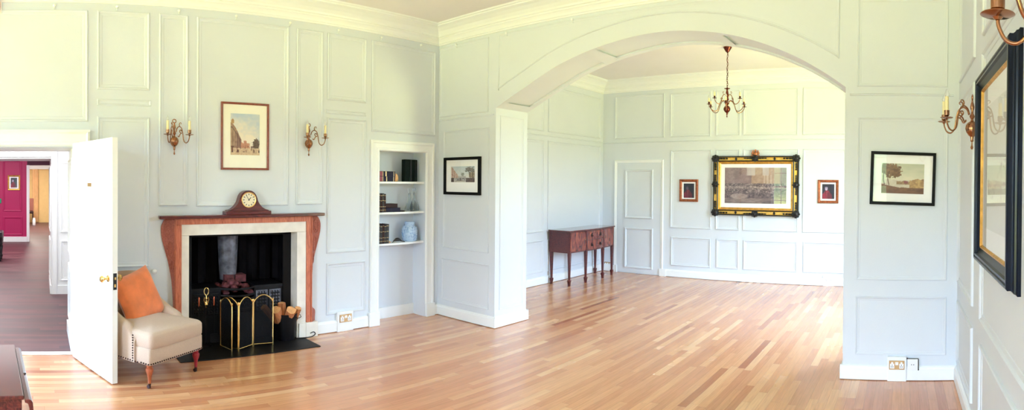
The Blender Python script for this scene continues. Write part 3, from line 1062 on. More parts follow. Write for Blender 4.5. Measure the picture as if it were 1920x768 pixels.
def art_street(u, v):
    n = fbm(u * 14, v * 14, 2)
    n2 = fbm(u * 34, v * 34, 7)
    c = mixc((232, 232, 230), (196, 210, 220), v * 1.1 - .2 + (n - .5) * .8)
    top = .98 - 2.1 * max(0, u - .04) + .1 * (n2 - .5)
    if u < .36 and .2 < v < max(top, .34 + .08 * n):
        c = mixc((128, 92, 86), (232, 208, 196), .1 + 1.1 * n2 + .2 * math.sin(u * 70))
    d = min(math.hypot((u - .8) / .2, (v - .8) / .18), math.hypot((u - .93) / .16, (v - .6) / .25))
    if d + (n2 - .5) * 1.5 < .95: c = mixc((56, 54, 58), (170, 164, 150), n2 * 1.1 + .1 * n)
    if u > .76 and .14 < v < .62 and n2 > .36: c = mixc((92, 84, 76), (196, 180, 156), n2 + .3 * math.sin(u * 60))
    d = math.hypot((u - .5) / .07, (v - .48) / .14)
    if d + (n2 - .5) < .9: c = mixc((104, 108, 104), (180, 184, 178), n2)
    if .3 < u < .64 and .2 < v < .36 + .06 * n: c = mixc((150, 150, 150), (222, 220, 216), n2)
    if v < .27:
        c = mixc((74, 70, 82), (216, 214, 212), 1.7 * fbm(u * 22, v * 13, 6) - .25)
        if v < .09: c = mixc((216, 212, 206), (170, 166, 166), n)
        if u > .64: c = mixc((62, 54, 66), (130, 116, 118), n2)
        if u < .12: c = mixc((36, 36, 48), (140, 116, 108), n)
    return c
def art_lake(u, v):
    n = fbm(u * 10, v * 10, 1)
    c = mixc((226, 220, 196), (186, 192, 168), (v - .4) * 1.4 + (fbm(u * 3, v * 7, 3) - .5) * .8)
    if v < .46:
        c = mixc((222, 216, 200), (190, 180, 160), n)
    hh = .34 + .16 * fbm(u * 7, 1, 5) + .12 * max(0, u - .6) + .04 * (fbm(u * 40, v * 40, 6) - .5)
    if .3 < v < hh and u > .35: c = mixc((104, 78, 62), (200, 166, 116), fbm(u * 26, v * 26, 4))
    if u > .66 and .18 < v < .5 - .4 * abs(u - .86) + .12 * (fbm(u * 24, v * 24, 3) - .5): c = mixc((128, 92, 56), (222, 190, 134), fbm(u * 18, v * 18, 9))
    if .53 < u < .62 and .34 < v < .42: c = (132, 72, 74)
    if u < .5 and v > .45:
        d = min(math.hypot((u - .24) / .24, (v - .76) / .24), math.hypot((u - .05) / .12, (v - .82) / .2), math.hypot((u - .32) / .16, (v - .66) / .14))
        if d + (fbm(u * 16, v * 16, 7) - .5) * 1.3 < .95: c = mixc((84, 58, 40), (164, 128, 84), fbm(u * 20, v * 20, 2))
    for tx in (.06, .165):
        if abs(u - tx - .02 * math.sin(v * 9)) < .011 and .28 < v < .75: c = (92, 66, 48)
    if v < .2 + .09 * max(0, 1 - u / .4) * 1.2 + .03 * (n - .5):
        c = mixc((86, 54, 40), (148, 108, 74), n)
    if .1 < v < .13 and u > .6: c = mixc(c, (90, 66, 50), .6)
    return c
def art_assembly(u, v):
    n = fbm(u * 16, v * 16, 4)
    n2 = fbm(u * 44, v * 34, 8)
    c = mixc((96, 78, 88), (166, 142, 142), .2 + .5 * n + .3 * n2 + .12 * math.sin(u * 24) * (v > .6))
    if v > .48 and .44 < u < .9: c = mixc((128, 100, 90), (190, 162, 144), .2 + .4 * n + .5 * n2)
    if v > .78 and (.36 < u < .5 or .62 < u < .72): c = mixc(c, (190, 178, 180), .8)
    if .64 < u < .76 and .42 < v < .8: c = mixc(c, (206, 190, 180), .3 + .3 * math.sin(u * 110))
    if v < .56 + .03 * (n2 - .5):
        c = mixc((48, 40, 52), (140, 120, 126), n2 * 1.3 - .1)
        hd = fbm(u * 60, v * 46, 3)
        if v > .2: c = mixc(c, (204, 188, 184), max(0, hd - .5) * 4 * (.3 + .9 * v))
    if .4 + .03 * n < v < .46 + .03 * n2: c = mixc(c, (196, 178, 172), .6 * n2 + .1)
    if v < .15: c = mixc((78, 66, 74), (168, 148, 146), fbm(u * 9, v * 22, 6) * 1.1)
    d = math.hypot((u - .24) / .16, (v - .2) / .09)
    if d < 1: c = mixc(c, mixc((130, 112, 116), (182, 164, 160), n2), min(1, (1 - d) * 4))
    return c
def art_portrait(dark):
    def f(u, v):
        n = fbm(u * 8, v * 8, 3)
        c = mixc((10, 12, 34), (34, 40, 66), n * (.5 if dark else 1.1))
        w = .1 + .3 * max(0, min(1, (.58 - v) / .3))
        if v < .56 and abs(u - .4) < w: c = mixc((70, 6, 34), (150, 24, 62), (1.3 - u) * n * (.9 if dark else 1.4))
        if abs(u - .38) < .03 and v < .5: c = mixc(c, (210, 170, 120), .5 * n)
        if ((u - .34) / .11) ** 2 + ((v - .68) / .115) ** 2 < 1: c = (96, 80, 104) if dark else (196, 176, 206)
        if ((u - .34) / .12) ** 2 + ((v - .76) / .06) ** 2 < 1 and v > .73: c = (60, 50, 66) if dark else (150, 140, 170)
        return c
    return f
def art_pale(u, v):
    n = fbm(u * 4, v * 6, 2)
    c = (236, 236, 234)
    if abs(v - .35 - .12 * math.sin(u * 7) - .05 * n) < .006: c = (190, 190, 192)
    if abs(v - .42 - .1 * math.sin(u * 6 + 1)) < .004: c = (204, 204, 206)
    return mixc(c, (214, 216, 220), n * .3)

def art_mesh(name, F, u0, v0, u1, v1, d, fn, nu, nv, parent):
    """picture painted as one colour per point of a fine grid"""
    verts, cols = [], []
    for j in range(nv + 1):
        for i in range(nu + 1):
            u, v = i / nu, j / nv
            verts.append(F(u0 + (u1 - u0) * u, v0 + (v1 - v0) * v, d))
            c = fn(u, v)
            cols += list(s2l([max(0, min(255, x)) / 255 for x in c])) + [1.0]
    faces = [(j * (nu + 1) + i, j * (nu + 1) + i + 1, (j + 1) * (nu + 1) + i + 1, (j + 1) * (nu + 1) + i) for j in range(nv) for i in range(nu)]
    me = bpy.data.meshes.new(name)
    me.from_pydata(verts, [], faces)
    at_ = me.color_attributes.new('Col', 'FLOAT_COLOR', 'POINT')
    at_.data.foreach_set('color', cols)
    me.materials.append(M_ART)
    o = bpy.data.objects.new(name, me)
    COL.objects.link(o)
    o.parent = parent
    return o

def picture(name, label, F, ctr, w, h, bar, depth, mframe, mmount, art, mrg, res, slip=None, tilt=0, group=None, fprof=None, glass=True):
    """F(u,v,d) wall frame; ctr (u,v). mrg = (left,right,bottom,top) margins from sight edge to the print"""
    org = F(ctr[0], ctr[1], 0)
    t = thing(name, label, 'picture', org, 0, group)
    ct, st = cos(tilt), sin(tilt)
    def L(u, v, d):
        uu, vv = u * ct - v * st, u * st + v * ct
        return F(ctr[0] + uu, ctr[1] + vv, d) - org
    x, y = w / 2, h / 2
    pr = fprof or [(0, 0), (0, depth * .8), (bar * .2, depth), (bar * .6, depth * .92), (bar * .85, depth * .75), (bar, depth * .55), (bar, .004)]
    mb = MB().loop(rect(-x, -y, x, y), pr, L)
    mb.done('frame', mframe, t)
    if slip:
        sw, ms = slip
        MB().loop(rect(-x + bar, -y + bar, x - bar, y - bar), [(-.001, depth * .5), (sw * .5, depth * .55), (sw, depth * .35), (sw, .004)], L).done('gilt_slip', ms, t)
        bar = bar + sw
    dm = depth * .3
    mb = MB()
    mb.f([mb.v(L(*p, dm)) for p in rect(-x + bar * .9, -y + bar * .9, x - bar * .9, y - bar * .9)])
    mb.done('mount', mmount, t)
    a, b, c, d = mrg
    art_mesh('print', L, -x + bar + a, -y + bar + c, x - bar - b, y - bar - d, dm + .0012, art, res[0], res[1], t)
    if glass:
        mb = MB()
        mb.f([mb.v(L(*p, dm + .004)) for p in rect(-x + bar * .95, -y + bar * .95, x - bar * .95, y - bar * .95)])
        mb.done('glass', M_GLASS, t)
    return t

FLATP = lambda b, d: [(0, 0), (0, d - .002), (.002, d), (b - .002, d), (b, d - .002), (b, .004)]
picture('framed_picture', 'tall red wood framed watercolour of a city street above the mantel clock', FWf, (1.963, 2.073), .5, .66, .02, .028, M_REDWOOD, M_CREAMMAT, art_cathedral, (.078, .078, .125, .09), (88, 122))
picture('framed_picture', 'black framed street scene print left of the arch', AWf, (-4.588, 1.707), .605, .437, .032, .03, M_BLACK, M_MAT, art_street, (.085, .065, .115, .075), (104, 84), fprof=FLATP(.032, .03))
picture('framed_picture', 'black framed lakeside landscape print on the pier right of the arch', AWf, (-.004, 1.695), .524, .427, .024, .028, M_BLACK, M_MAT, art_lake, (.066, .068, .068, .07), (120, 84), tilt=-.022, fprof=FLATP(.024, .028))
# large gilt and ebony frame
bp_ = picture('framed_picture', 'large engraving of a crowd in black and gold carved frame on far wall', BWf, (-2.418, 1.617), 1.44, .965, .085, .06, M_GILTY, M_MAT, art_assembly, (.065, .075, .07, .06), (190, 112),
              slip=(.035, M_GILT), fprof=[(0, 0), (0, .05), (.01, .055), (.02, .042), (.065, .046), (.075, .06), (.085, .05), (.085, .004)])
mb = MB()
def Lb(u, v, d):
    return Vector((u, -d, v))
x, y = .72, .4825
mb.loop(rect(-x - .012, -y - .012, x + .012, y + .012), [(0, .0), (0, .055), (.008, .066), (.02, .062), (.024, .045)], Lb)
mb.loop(rect(-x + .062, -y + .062, x - .062, y - .062), [(0, .04), (.0, .062), (.01, .068), (.02, .06), (.02, .04)], Lb)
random.seed(11)
def scrolls(cx, cz, r, n, spread):
    for k in range(n):
        a = 2 * PI * k / n
        q = Lb(cx + spread * cos(a), cz + spread * sin(a) * .9, .062)
        mb.ball(q, r * .8, r * .5, r * .75, 8)
    mb.ball(Lb(cx, cz, .068), r * 1.5, r * .8, r * 1.3, 10)
for sx in (-1, 1):
    for sz in (-1, 1):
        cx_, cz_ = sx * (x - .03), sz * (y - .03)
        scrolls(cx_, cz_, .032, 8, .05)
        for k in range(3):
            mb.ball(Lb(cx_ - sx * (.1 + .05 * k), sz * (y - .03), .058), .03 - .006 * k, .015, .016, 8)
            mb.ball(Lb(sx * (x - .03), cz_ - sz * (.1 + .04 * k), .058), .016, .015, .03 - .006 * k, 8)
for cx_, cz_ in ((0, -y + .02), (-x + .03, .02), (x - .03, .02), (0, y - .03)):
    scrolls(cx_, cz_, .026, 8, .045)
    for s in (-1, 1):
        for k in range(3):
            if abs(cx_) < .1:
                mb.ball(Lb(cx_ + s * (.085 + .045 * k), cz_ + .004, .056), .026, .014, .014 - .002 * k, 8)
            else:
                mb.ball(Lb(cx_, cz_ + s * (.075 + .035 * k), .056), .014, .014, .022, 8)
for s in (-1, 1):
    for q in (-.33, .33):
        mb.ball(Lb(q, s * (y - .036), .052), .02, .014, .026, 8)
mb.done('ebonised_carving', M_EBONY, bp_, smooth='auto')
mb = MB()
cz = y + .045
mb.ball(Lb(0, cz, .04), .042, .025, .04, 10)
mb.ball(Lb(0, cz + .055, .04), .02, .014, .022, 8)
for s in (-1, 1):
    mb.ball(Lb(s * .05, cz + .012, .04), .022, .014, .026, 8)
    mb.ball(Lb(s * .042, cz + .045, .04), .014, .012, .018, 8)
    mb.ball(Lb(s * .058, cz - .03, .04), .018, .012, .016, 8)
mb.tube([Lb(-.07, cz - .045, .045), Lb(0, cz - .06, .05), Lb(.07, cz - .045, .045)], .014, 8)
o = mb.done('crest', M_BRONZEG, bp_, smooth=True)
o['label'] = 'copper coloured carved crest on top of the frame'
picture('framed_picture', 'small gilt framed dark portrait left of the large black and gold engraving', BWf, (-3.61, 1.526), .345, .384, .045, .03, M_REDGILT, M_MAT, art_portrait(True), (.032, .028, .02, .026), (44, 54))
picture('framed_picture', 'small gilt framed portrait of a figure in red right of the large engraving', BWf, (-1.207, 1.538), .336, .377, .042, .03, M_REDGILT, M_MAT, art_portrait(False), (.028, .026, .028, .026), (48, 56))
picture('framed_picture', 'gilt framed portrait on the crimson wall seen through the doorway', CWf, (-.685, 1.59), .33, .4, .04, .03, M_GILT, M_MAT, art_portrait(False), (.04, .04, .03, .03), (30, 36))
picture('framed_picture', 'large picture in thick blue-black frame with gilt slip on right wall', RWf, (2.535, 1.733), .975, 1.0, .07, .055, M_BLUEBLK, M_MAT, art_pale, (.1, .1, .1, .1), (60, 50), slip=(.016, M_GILT),
        fprof=[(-.02, 0), (-.02, .014), (-.013, .018), (-.011, .026), (-.004, .03), (0, .036), (0, .05), (.008, .055), (.016, .055), (.02, .048), (.026, .053), (.036, .053), (.042, .042), (.058, .03), (.07, .022), (.07, .004)])

# ------------------------------------------------------------------ sconces and chandelier
ARMP = [(.022, .085), (.035, .118), (.062, .134), (.09, .118), (.105, .08), (.112, .035), (.122, -.002), (.145, -.022), (.172, -.012), (.188, .018), (.192, .04)]
def candle_parts(t, c, s=1.0, pan=.038, mpan=M_ABRASS, ch=.085, cr=.0115, with_collar=True):
    x, y, z = c
    mb = MB().lathe([(0, -.006 * s), (.006 * s, -.006 * s), (.012 * s, .0), (pan * .8, .003 * s), (pan, .007 * s), (pan * .97, .009 * s), (.012 * s, .006 * s), (.009 * s, .014 * s), (.016 * s, .02 * s), (.0165 * s, .05 * s), (0, .05 * s)], c, 20)
    a = mb.done('drip_pan', mpan, t, smooth='auto')
    mb = MB().lathe([(0, .045 * s), (cr, .045 * s), (cr, .045 * s + ch), (cr * .9, .048 * s + ch), (0, .048 * s + ch)], c, 14)
    cd = mb.done('candle_sleeve', M_CANDLE, t, smooth='auto')
    z1 = .046 * s + ch
    mb = MB().lathe([(0, z1), (.007, z1), (.0125, z1 + .012), (.013, z1 + .02), (.009, z1 + .034), (.003, z1 + .046), (0, z1 + .048)], c, 12)
    mb.done('candle_bulb', M_BULB, cd, smooth=True)

def make_sconce(label, loc, rz):
    """local frame: wall at x=0, out along +x"""
    t = thing('wall_sconce', label, 'wall light', loc, rz, 'two-armed brass wall sconces')
    mb = MB()
    mb.lathe([(0, -.128), (.005, -.126), (.009, -.115), (.004, -.1), (.004, -.082), (.011, -.076), (.009, -.068), (.012, -.05), (.024, -.04), (.036, -.022), (.042, 0), (.038, .02), (.026, .036), (.012, .044), (.009, .05),
              (.008, .058), (.015, .068), (.017, .076), (.012, .085), (.008, .092), (.008, .11), (.013, .125), (.014, .135), (.009, .155), (.006, .163), (.007, .17), (0, .172)], (.034, 0, 0), 24)
    mb.tube([(.034, .017 * sin(2 * PI * k / 20), .19 - .017 * cos(2 * PI * k / 20)) for k in range(21)], .0045, 8)
    mb.done('baluster', M_ABRASS, t, smooth='auto')
    for s in (-1, 1):
        a = s * .56
        def Q(o, z, e=0):
            return (.034 + (o) * cos(a) - e * sin(a), (o) * sin(a) + e * cos(a), z)
        mb = MB()
        mb.tube([Q(p.x, p.y) for p in smooth_pts([(o, z, 0) for o, z in ARMP], 4)], .0048, 8)
        mb.tube([Q(p.x, p.y) for p in smooth_pts([(.07, .132, 0), (.064, .15, 0), (.07, .166, 0), (.084, .168, 0), (.088, .158, 0), (.08, .153, 0)], 4)], [.0048 - .0025 * k / 20 for k in range(21)], 8)
        mb.tube([Q(p.x, p.y) for p in smooth_pts([(.102, .075, 0), (.085, .07, 0), (.07, .085, 0), (.074, .1, 0), (.088, .098, 0), (.09, .086, 0)], 4)], .0045, 8)
        mb.tube([Q(p.x, p.y) for p in smooth_pts([(.088, .072, 0), (.072, .058, 0), (.062, .04, 0), (.05, .04, 0), (.05, .05, 0)], 4)], .0045, 8)
        ar = mb.done('arm', M_ABRASS, t, smooth=True)
        mbc = Q(.192, .044)
        candle_parts(ar, mbc, 1.0, .039)
    return t
s1 = make_sconce('brass wall sconce on the panel left of the mantel watercolour', (FX, 1.245, 2.004), 0)
dup(s1, (FX, 2.652, 2.022), 0, 'brass wall sconce on the panel right of the mantel watercolour')
dup(s1, (RX, 3.3, 1.986), PI, 'brass wall sconce on the right wall behind the thick black frame')
dup(s1, (RX, 1.21, 2.01), PI, 'nearest brass wall sconce in the top right corner, overlapping the thick black frame').scale = (1.12,) * 3

chd = thing('chandelier', 'copper coloured nine-candle chandelier hanging on a chain beyond the arch', 'chandelier', (-2.352, 7.05, 2.66))
mb = MB().lathe([(0, -.118), (.005, -.115), (.009, -.1), (.005, -.088), (.011, -.07), (.009, -.06), (.014, -.05), (.03, -.04), (.043, -.02), (.048, 0), (.043, .02), (.03, .038), (.014, .048), (.012, .056),
                 (.028, .068), (.03, .082), (.014, .094), (.012, .112), (.026, .126), (.028, .14), (.016, .152), (.012, .17), (.022, .19), (.018, .23), (.011, .26), (.012, .272), (.04, .28), (.042, .285), (.012, .29), (.006, .3), (0, .3)], n=28)
mb.done('stem', M_DBRASS, chd, smooth='auto')
mb = MB().lathe([(0, .87), (.058, .87), (.058, .862), (.05, .845), (.024, .8), (.012, .795), (.01, .782), (0, .78)], n=24)
mb.done('ceiling_rose', M_DBRASS, chd, smooth='auto')
mb = MB()
nl = 17
for k in range(nl):
    z0 = .3 + (.785 - .3) * (k + .5) / nl
    L = .021
    ax = (1, 0) if k % 2 else (0, 1)
    jx = .004 * sin(k * 1.3)
    mb.tube([(ax[0] * .009 * sin(2 * PI * i / 12) + jx, ax[1] * .009 * sin(2 * PI * i / 12), z0 + L * cos(2 * PI * i / 12)) for i in range(13)], .003, 6)
mb.done('chain', M_DBRASS, chd, smooth=True)
def ch_arm(th, R, z0, zp, drop, k):
    dx, dy = sin(th), -cos(th)
    def Q(o, z):
        return (o * dx, o * dy, z)
    pts = [(.015, z0 - .01), (R * .16, z0 + .035), (R * .3, z0 + .03), (R * .42, z0 - .015), (R * .54, zp - drop * .85), (R * .7, zp - drop * 1.08), (R * .86, zp - drop * .8), (R * .96, zp - drop * .35), (R, zp)]
    mb = MB().tube([Q(p.x, p.y) for p in smooth_pts([(a, b, 0) for a, b in pts], 5)], .0052, 8)
    mb.tube([Q(p.x, p.y) for p in smooth_pts([(R * .3, z0 + .045, 0), (R * .36, z0 + .065, 0), (R * .3, z0 + .075, 0), (R * .26, z0 + .066, 0)], 4)], .0035, 6)
    ar = mb.done('arm', M_ABRASS, chd, smooth=True)
    candle_parts(ar, Q(R, zp + .004), .72, .032, M_DBRASS, .05, .011)
for k in range(6):
    ch_arm(math.radians(15 + 60 * k), .268, .075, .04, .075, k)
for k in range(3):
    ch_arm(math.radians(80 + 120 * k), .196, .16, .125, .06, k)

# ------------------------------------------------------------------ alcove contents
def book_lying(label, x0, x1, y0, y1, z0, h, mcov, bands, group):
    """spine faces +x; pages at the other sides"""
    t = thing('book', label, 'book', ((x0 + x1) / 2, (y0 + y1) / 2, z0), 0, group)
    X_, Y_ = (x1 - x0) / 2, (y1 - y0) / 2
    mb = MB().box(-X_, X_, -Y_, Y_, 0, .004).box(-X_, X_, -Y_, Y_, h - .004, h).box(X_ - .004, X_, -Y_, Y_, 0, h)
    mb.done('cover', mcov, t, bevel=.001)
    MB().box(-X_ + .004, X_ - .004, -Y_ + .004, Y_ - .004, .004, h - .004).done('pages', M_PAPER, t)
    for (a, b, mm) in bands:
        MB().box(X_, X_ + .0012, -Y_ + 2 * Y_ * a, -Y_ + 2 * Y_ * b, .002, h - .002).done('spine_band', mm, t)
    return t
def book_up(label, y0, y1, z0, h, depth, mcov, group, gold=True, xf=FX - .015):
    t = thing('book', label, 'book', (xf - depth / 2, (y0 + y1) / 2, z0), 0, group)
    X_, Y_ = depth / 2, (y1 - y0) / 2
    mb = MB().box(-X_, X_, -Y_, -Y_ + .003, 0, h).box(-X_, X_, Y_ - .003, Y_, 0, h)
    mb.grid([[(X_ - .003 + .006 * cos(PI * (k / 6 - .5)), Y_ * sin(PI * (k / 6 - .5)), z) for k in range(7)] for z in (0, h)])
    mb.done('cover', mcov, t)
    MB().box(-X_ + .005, X_ - .002, -Y_ + .003, Y_ - .003, .003, h - .005).done('pages', M_PAPER, t)
    if gold:
        for zz in (.12, .3, .62, .9):
            MB().grid([[(X_ - .0022 + .006 * cos(PI * (k / 6 - .5)), Y_ * .98 * sin(PI * (k / 6 - .5)), z) for k in range(7)] for z in (h * zz, h * zz + .004)]).done('spine_band', M_GOLDF, t)
    return t
G1 = 'books lying on the top alcove shelf'
b1 = book_lying('navy leather book with maroon spine end, lower of the pair on top shelf', FX - .17, FX - .012, 3.566, 3.79, SH1, .058, M_NAVY, [(.02, .22, M_MAROON), (.24, .26, M_GOLDF), (.46, .5, M_GOLDF), (.9, .93, M_PAPER)], G1)
b2 = book_lying('navy leather book with maroon spine end, upper of the pair on top shelf', FX - .17, FX - .014, 3.566, 3.795, SH1 + .058, .058, M_NAVY, [(.02, .22, M_MAROON), (.24, .26, M_GOLDF), (.4, .47, M_GOLDF), (.9, .93, M_PAPER)], G1)
t = thing('shell_ornament', 'small tan rounded ornament beside the lying books on top shelf', 'ornament', (FX - .04, 3.825, SH1))
MB().lathe([(0, 0), (.022, .002), (.03, .03), (.026, .06), (.014, .085), (0, .095)], n=16).done('body', M_TAN, t, smooth=True)
alb = thing('album', 'dark green album standing at an angle on the top alcove shelf', 'album', (FX - .105, 4.08, SH1), .12)
MB().box(-.03, .03, -.108, .1, 0, .262).done('cover', M_DKGREEN, alb, bevel=.006)
MB().box(.03, .032, -.02, .0, 0.005, .257).box(.03, .032, .06, .07, .005, .257).done('ribbing', M_DARK, alb)
G2, G3 = 'upright books on the middle alcove shelf', 'upright books on the lowest alcove shelf'
order = ['leftmost', 'second', 'third', 'fourth', 'fifth']
ys = 3.565
for k, w in enumerate((.026, .024, .027, .022)):
    book_up('%s upright dark leather book on the middle alcove shelf' % ['leftmost', 'second from left', 'third from left', 'rightmost'][k], ys, ys + w, SH2, .215 - .006 * (k % 2), .14, [M_DKBROWN, M_BROWN, M_DKBROWN, M_BROWN][k], G2)
    ys += w + .001
ys = 3.565
for k, w in enumerate((.026, .03, .024, .028, .036)):
    book_up('%s upright dark leather book on the lowest alcove shelf' % ['leftmost', 'second from left', 'middle', 'second from right', 'rightmost'][k], ys, ys + w, SH3, .222 - .008 * (k % 2), .14, [M_DKBROWN, M_DKBROWN, M_BROWN, M_DKBROWN, M_DKBROWN][k], G3)
    ys += w + .001
G4 = 'books lying on the middle alcove shelf'
book_lying('dark blue book lying at the bottom of the middle shelf pile', FX - .17, FX - .015, 3.672, 3.875, SH2, .05, M_NAVY, [(.3, .32, M_DARK)], G4)
book_lying('brown leather book lying on the blue book on middle shelf', FX - .17, FX - .03, 3.67, 3.845, SH2 + .05, .045, M_BROWN, [], G4)
book_lying('thin tan booklet lying beside the blue book on middle shelf', FX - .14, FX - .03, 3.88, 3.95, SH2, .014, M_BROWN, [], G4)
DEC = [(0, 0), (.05, 0), (.056, .006), (.056, .02), (.05, .055), (.036, .095), (.022, .125), (.017, .15), (.017, .2), (.022, .212), (.02, .216), (.012, .212), (.012, .15), (.028, .1), (.046, .03), (.044, .012), (0, .012)]
d1 = thing('decanter', 'clear glass decanter with ball stopper, left one on middle shelf', 'decanter', (FX - .08, 4.06, SH2), 0, 'glass decanters')
MB().lathe(DEC, n=20).done('body', M_CRYSTAL, d1, smooth='auto')
MB().lathe([(0, .19), (.01, .19), (.011, .222), (.016, .228), (.024, .245), (.024, .258), (.014, .275), (0, .278)], n=16).done('stopper', M_CRYSTAL, d1, smooth=True)
dup(d1, (FX - .12, 4.165, SH2), 0, 'clear glass decanter near the right end of the middle shelf')
jr = thing('ginger_jar', 'blue and white porcelain ginger jar on the lowest alcove shelf', 'jar', (FX - .105, 4.085, SH3))
MB().lathe([(0, 0), (.078, 0), (.088, .01), (.096, .06), (.097, .11), (.094, .15), (.078, .178), (.06, .186), (.056, .19), (.054, .188), (.05, .18), (0, .02)], n=32).done('body', M_PORC, jr, smooth=True)
MB().lathe([(0, .186), (.062, .186), (.064, .192), (.064, .222), (.058, .23), (0, .234)], n=28).done('lid', M_PORC, jr, smooth='auto')
wb = thing('wooden_beetle', 'small dark curved carved ornament lying between books and ginger jar', 'ornament', (FX - .05, 3.86, SH3))
mb = MB()
rows = []
for i in range(9):
    t = i / 8
    r = .028 * sin(PI * min(max(t, .03), .97)) ** .7
    rows.append([(r * .8 * cos(2 * PI * k / 12), -.06 + .12 * t, .006 + .032 * sin(PI * t) * .5 + r * .7 * sin(2 * PI * k / 12) + .012) for k in range(12)])
mb.grid(rows, True, True)
mb.tube([(0, -.05, .012), (.01, -.075, .008), (.015, -.085, .004)], .004, 6)
mb.tube([(0, .05, .012), (.01, .08, .006), (.015, .1, .004)], .004, 6)
mb.done('body', M_DKBROWN, wb, smooth=True)
tw = thing('pebble_ornament', 'small tan pebble at the right of the lowest shelf books', 'ornament', (FX - .05, 3.745, SH3))
MB().ball((0, 0, .01), .014, .02, .01, 10).done('body', M_TAN, tw, smooth=True)

# ------------------------------------------------------------------ slipper armchair
NF = math.atan2(.555, .832)
chx = thing('armchair', 'low cream linen armchair on turned castor legs behind the open door', 'armchair', (-4.425, .885, 0), NF)
def softbox(mb, x0, x1, y0, y1, z0, z1, r, n=5, crown=0.0):
    """rounded box by superellipse rows, crowned top"""
    rows = []
    for i in range(2 * n + 1):
        t = -PI / 2 + PI * i / (2 * n)
        zz = (z0 + z1) / 2 + ((z1 - z0) / 2 - r) * (1 if t > 0 else -1 if t < 0 else 0) + r * sin(t)
        inset = r * (1 - cos(t))
        ring = []
        ax, ay = x0 + inset, x1 - inset
        bx, by = y0 + inset, y1 - inset
        rr = max(r * .9 - inset * .2, .004)
        for cx_, cy_, a0 in ((ay - rr, by - rr, 0), (ax + rr, by - rr, PI / 2), (ax + rr, bx + rr, PI), (ay - rr, bx + rr, 1.5 * PI)):
            for k in range(n + 1):
                a = a0 + PI / 2 * k / n
                ring.append((cx_ + rr * cos(a), cy_ + rr * sin(a), zz))
        rows.append(ring)
    mb.grid(rows, True)
    if crown:
        R = rows[-1]
        c = (sum(p[0] for p in R) / len(R), sum(p[1] for p in R) / len(R))
        prev = R
        ringlist = [R]
        for s in (.8, .55, .3, .08):
            ringlist.append([(c[0] + (p[0] - c[0]) * s, c[1] + (p[1] - c[1]) * s, p[2] + crown * (1 - s * s)) for p in R])
        mb.grid(ringlist, True)
        mb.f([mb.v(p) for p in ringlist[-1]])
    else:
        mb.f([mb.v(p) for p in rows[-1]])
    mb.f([mb.v(p) for p in reversed(rows[0])])
    return mb
mb = softbox(MB(), -.3, .33, -.31, .31, .205, .345, .016)
mb.done('seat_rail', M_LINEN, chx, smooth='auto')
mb = softbox(MB(), -.2, .345, -.307, .307, .328, .475, .042, 6, .035)
sc = mb.done('seat_cushion', M_LINEN, chx, smooth=True)
mb = MB()
rows = []
bp2 = []
for j in range(13):
    v = j / 12
    z = .22 + .6 * v
    lean = -.24 - .14 * v
    hw = .31 - .02 * v
    ring = []
    for k in range(25):
        u = k / 24 * 2 - 1
        curve = .08 * u * u
        tuft = .012 * sin(u * 9) * sin(v * 12) if .35 < v < .95 else 0
        zz = z + (.02 * (1 - u * u) if j == 12 else 0)
        ring.append((lean + curve + tuft, hw * u, zz))
    for k in range(25):
        u = 1 - k / 24 * 2
        ring.append((lean - .1 + .08 * u * u, hw * 1.02 * u, z + (.0 if j < 12 else -.02)))
    rows.append(ring)
mb.grid(rows, True, True)
mb.done('backrest', M_LINEN, chx, smooth='auto', bevel=0)
for s in (-1, 1):
    mb = MB()
    rows = []
    for i in range(17):
        t = i / 16
        x = -.34 + .52 * t
        top = .50 + .25 * (1 - t) ** 1.8 - .09 * max(0, t - .8) * 5
        ring = []
        y0, y1 = s * .235, s * .325
        for k in range(9):
            a = PI * k / 8
            ring.append((x, (y0 + y1) / 2 + (y1 - y0) / 2 * cos(a), top - .045 + .045 * sin(a)))
        ring += [(x, y0, .21), (x, y1, .21)]
        rows.append(ring)
    mb.grid(rows, True, True)
    mb.done('arm', M_LINEN, chx, smooth='auto')
mb = MB()
def stud(x, y, z):
    mb.ball((x, y, z), .007, .007, .007, 6)
n = 26
for k in range(n):
    stud(.332, -.295 + .59 * k / (n - 1), .222)
for s in (-1, 1):
    for k in range(24):
        stud(-.28 + .6 * k / 23, s * (.313 if k > 19 else .326), .222)
    for k in range(10):
        stud(.182, s * (.28 + .0 * k), .24 + .022 * k) if False else stud(.165, s * .327, .245 + .021 * k)
mb.done('nailhead_trim', M_STUD, chx)
LEG = [(0, .04), (.011, .04), (.013, .06), (.014, .09), (.018, .115), (.026, .14), (.031, .16), (.028, .175), (.019, .182), (.024, .192), (.024, .205), (0, .205)]
for sx, sy in ((.29, -.27), (.29, .27), (-.27, -.25), (-.27, .25)):
    red = (sx > 0 and sy > 0)
    mb = MB().lathe(LEG, (sx, sy, 0), 18)
    lg = mb.done('leg', M_CHLEGR if red else M_CHLEG, chx, smooth='auto')
    if red:
        lg['label'] = 'redder turned leg'
    mb = MB().lathe([(0, -.007), (.016, -.007), (.017, 0), (.016, .007), (0, .007)], (sx - .008, sy, .017), 14, Matrix.Rotation(PI / 2, 3, 'X'))
    mb.lathe([(0, .03), (.011, .03), (.012, .05), (0, .05)], (sx, sy, 0), 12)
    mb.done('castor', M_STUD, lg, smooth='auto')

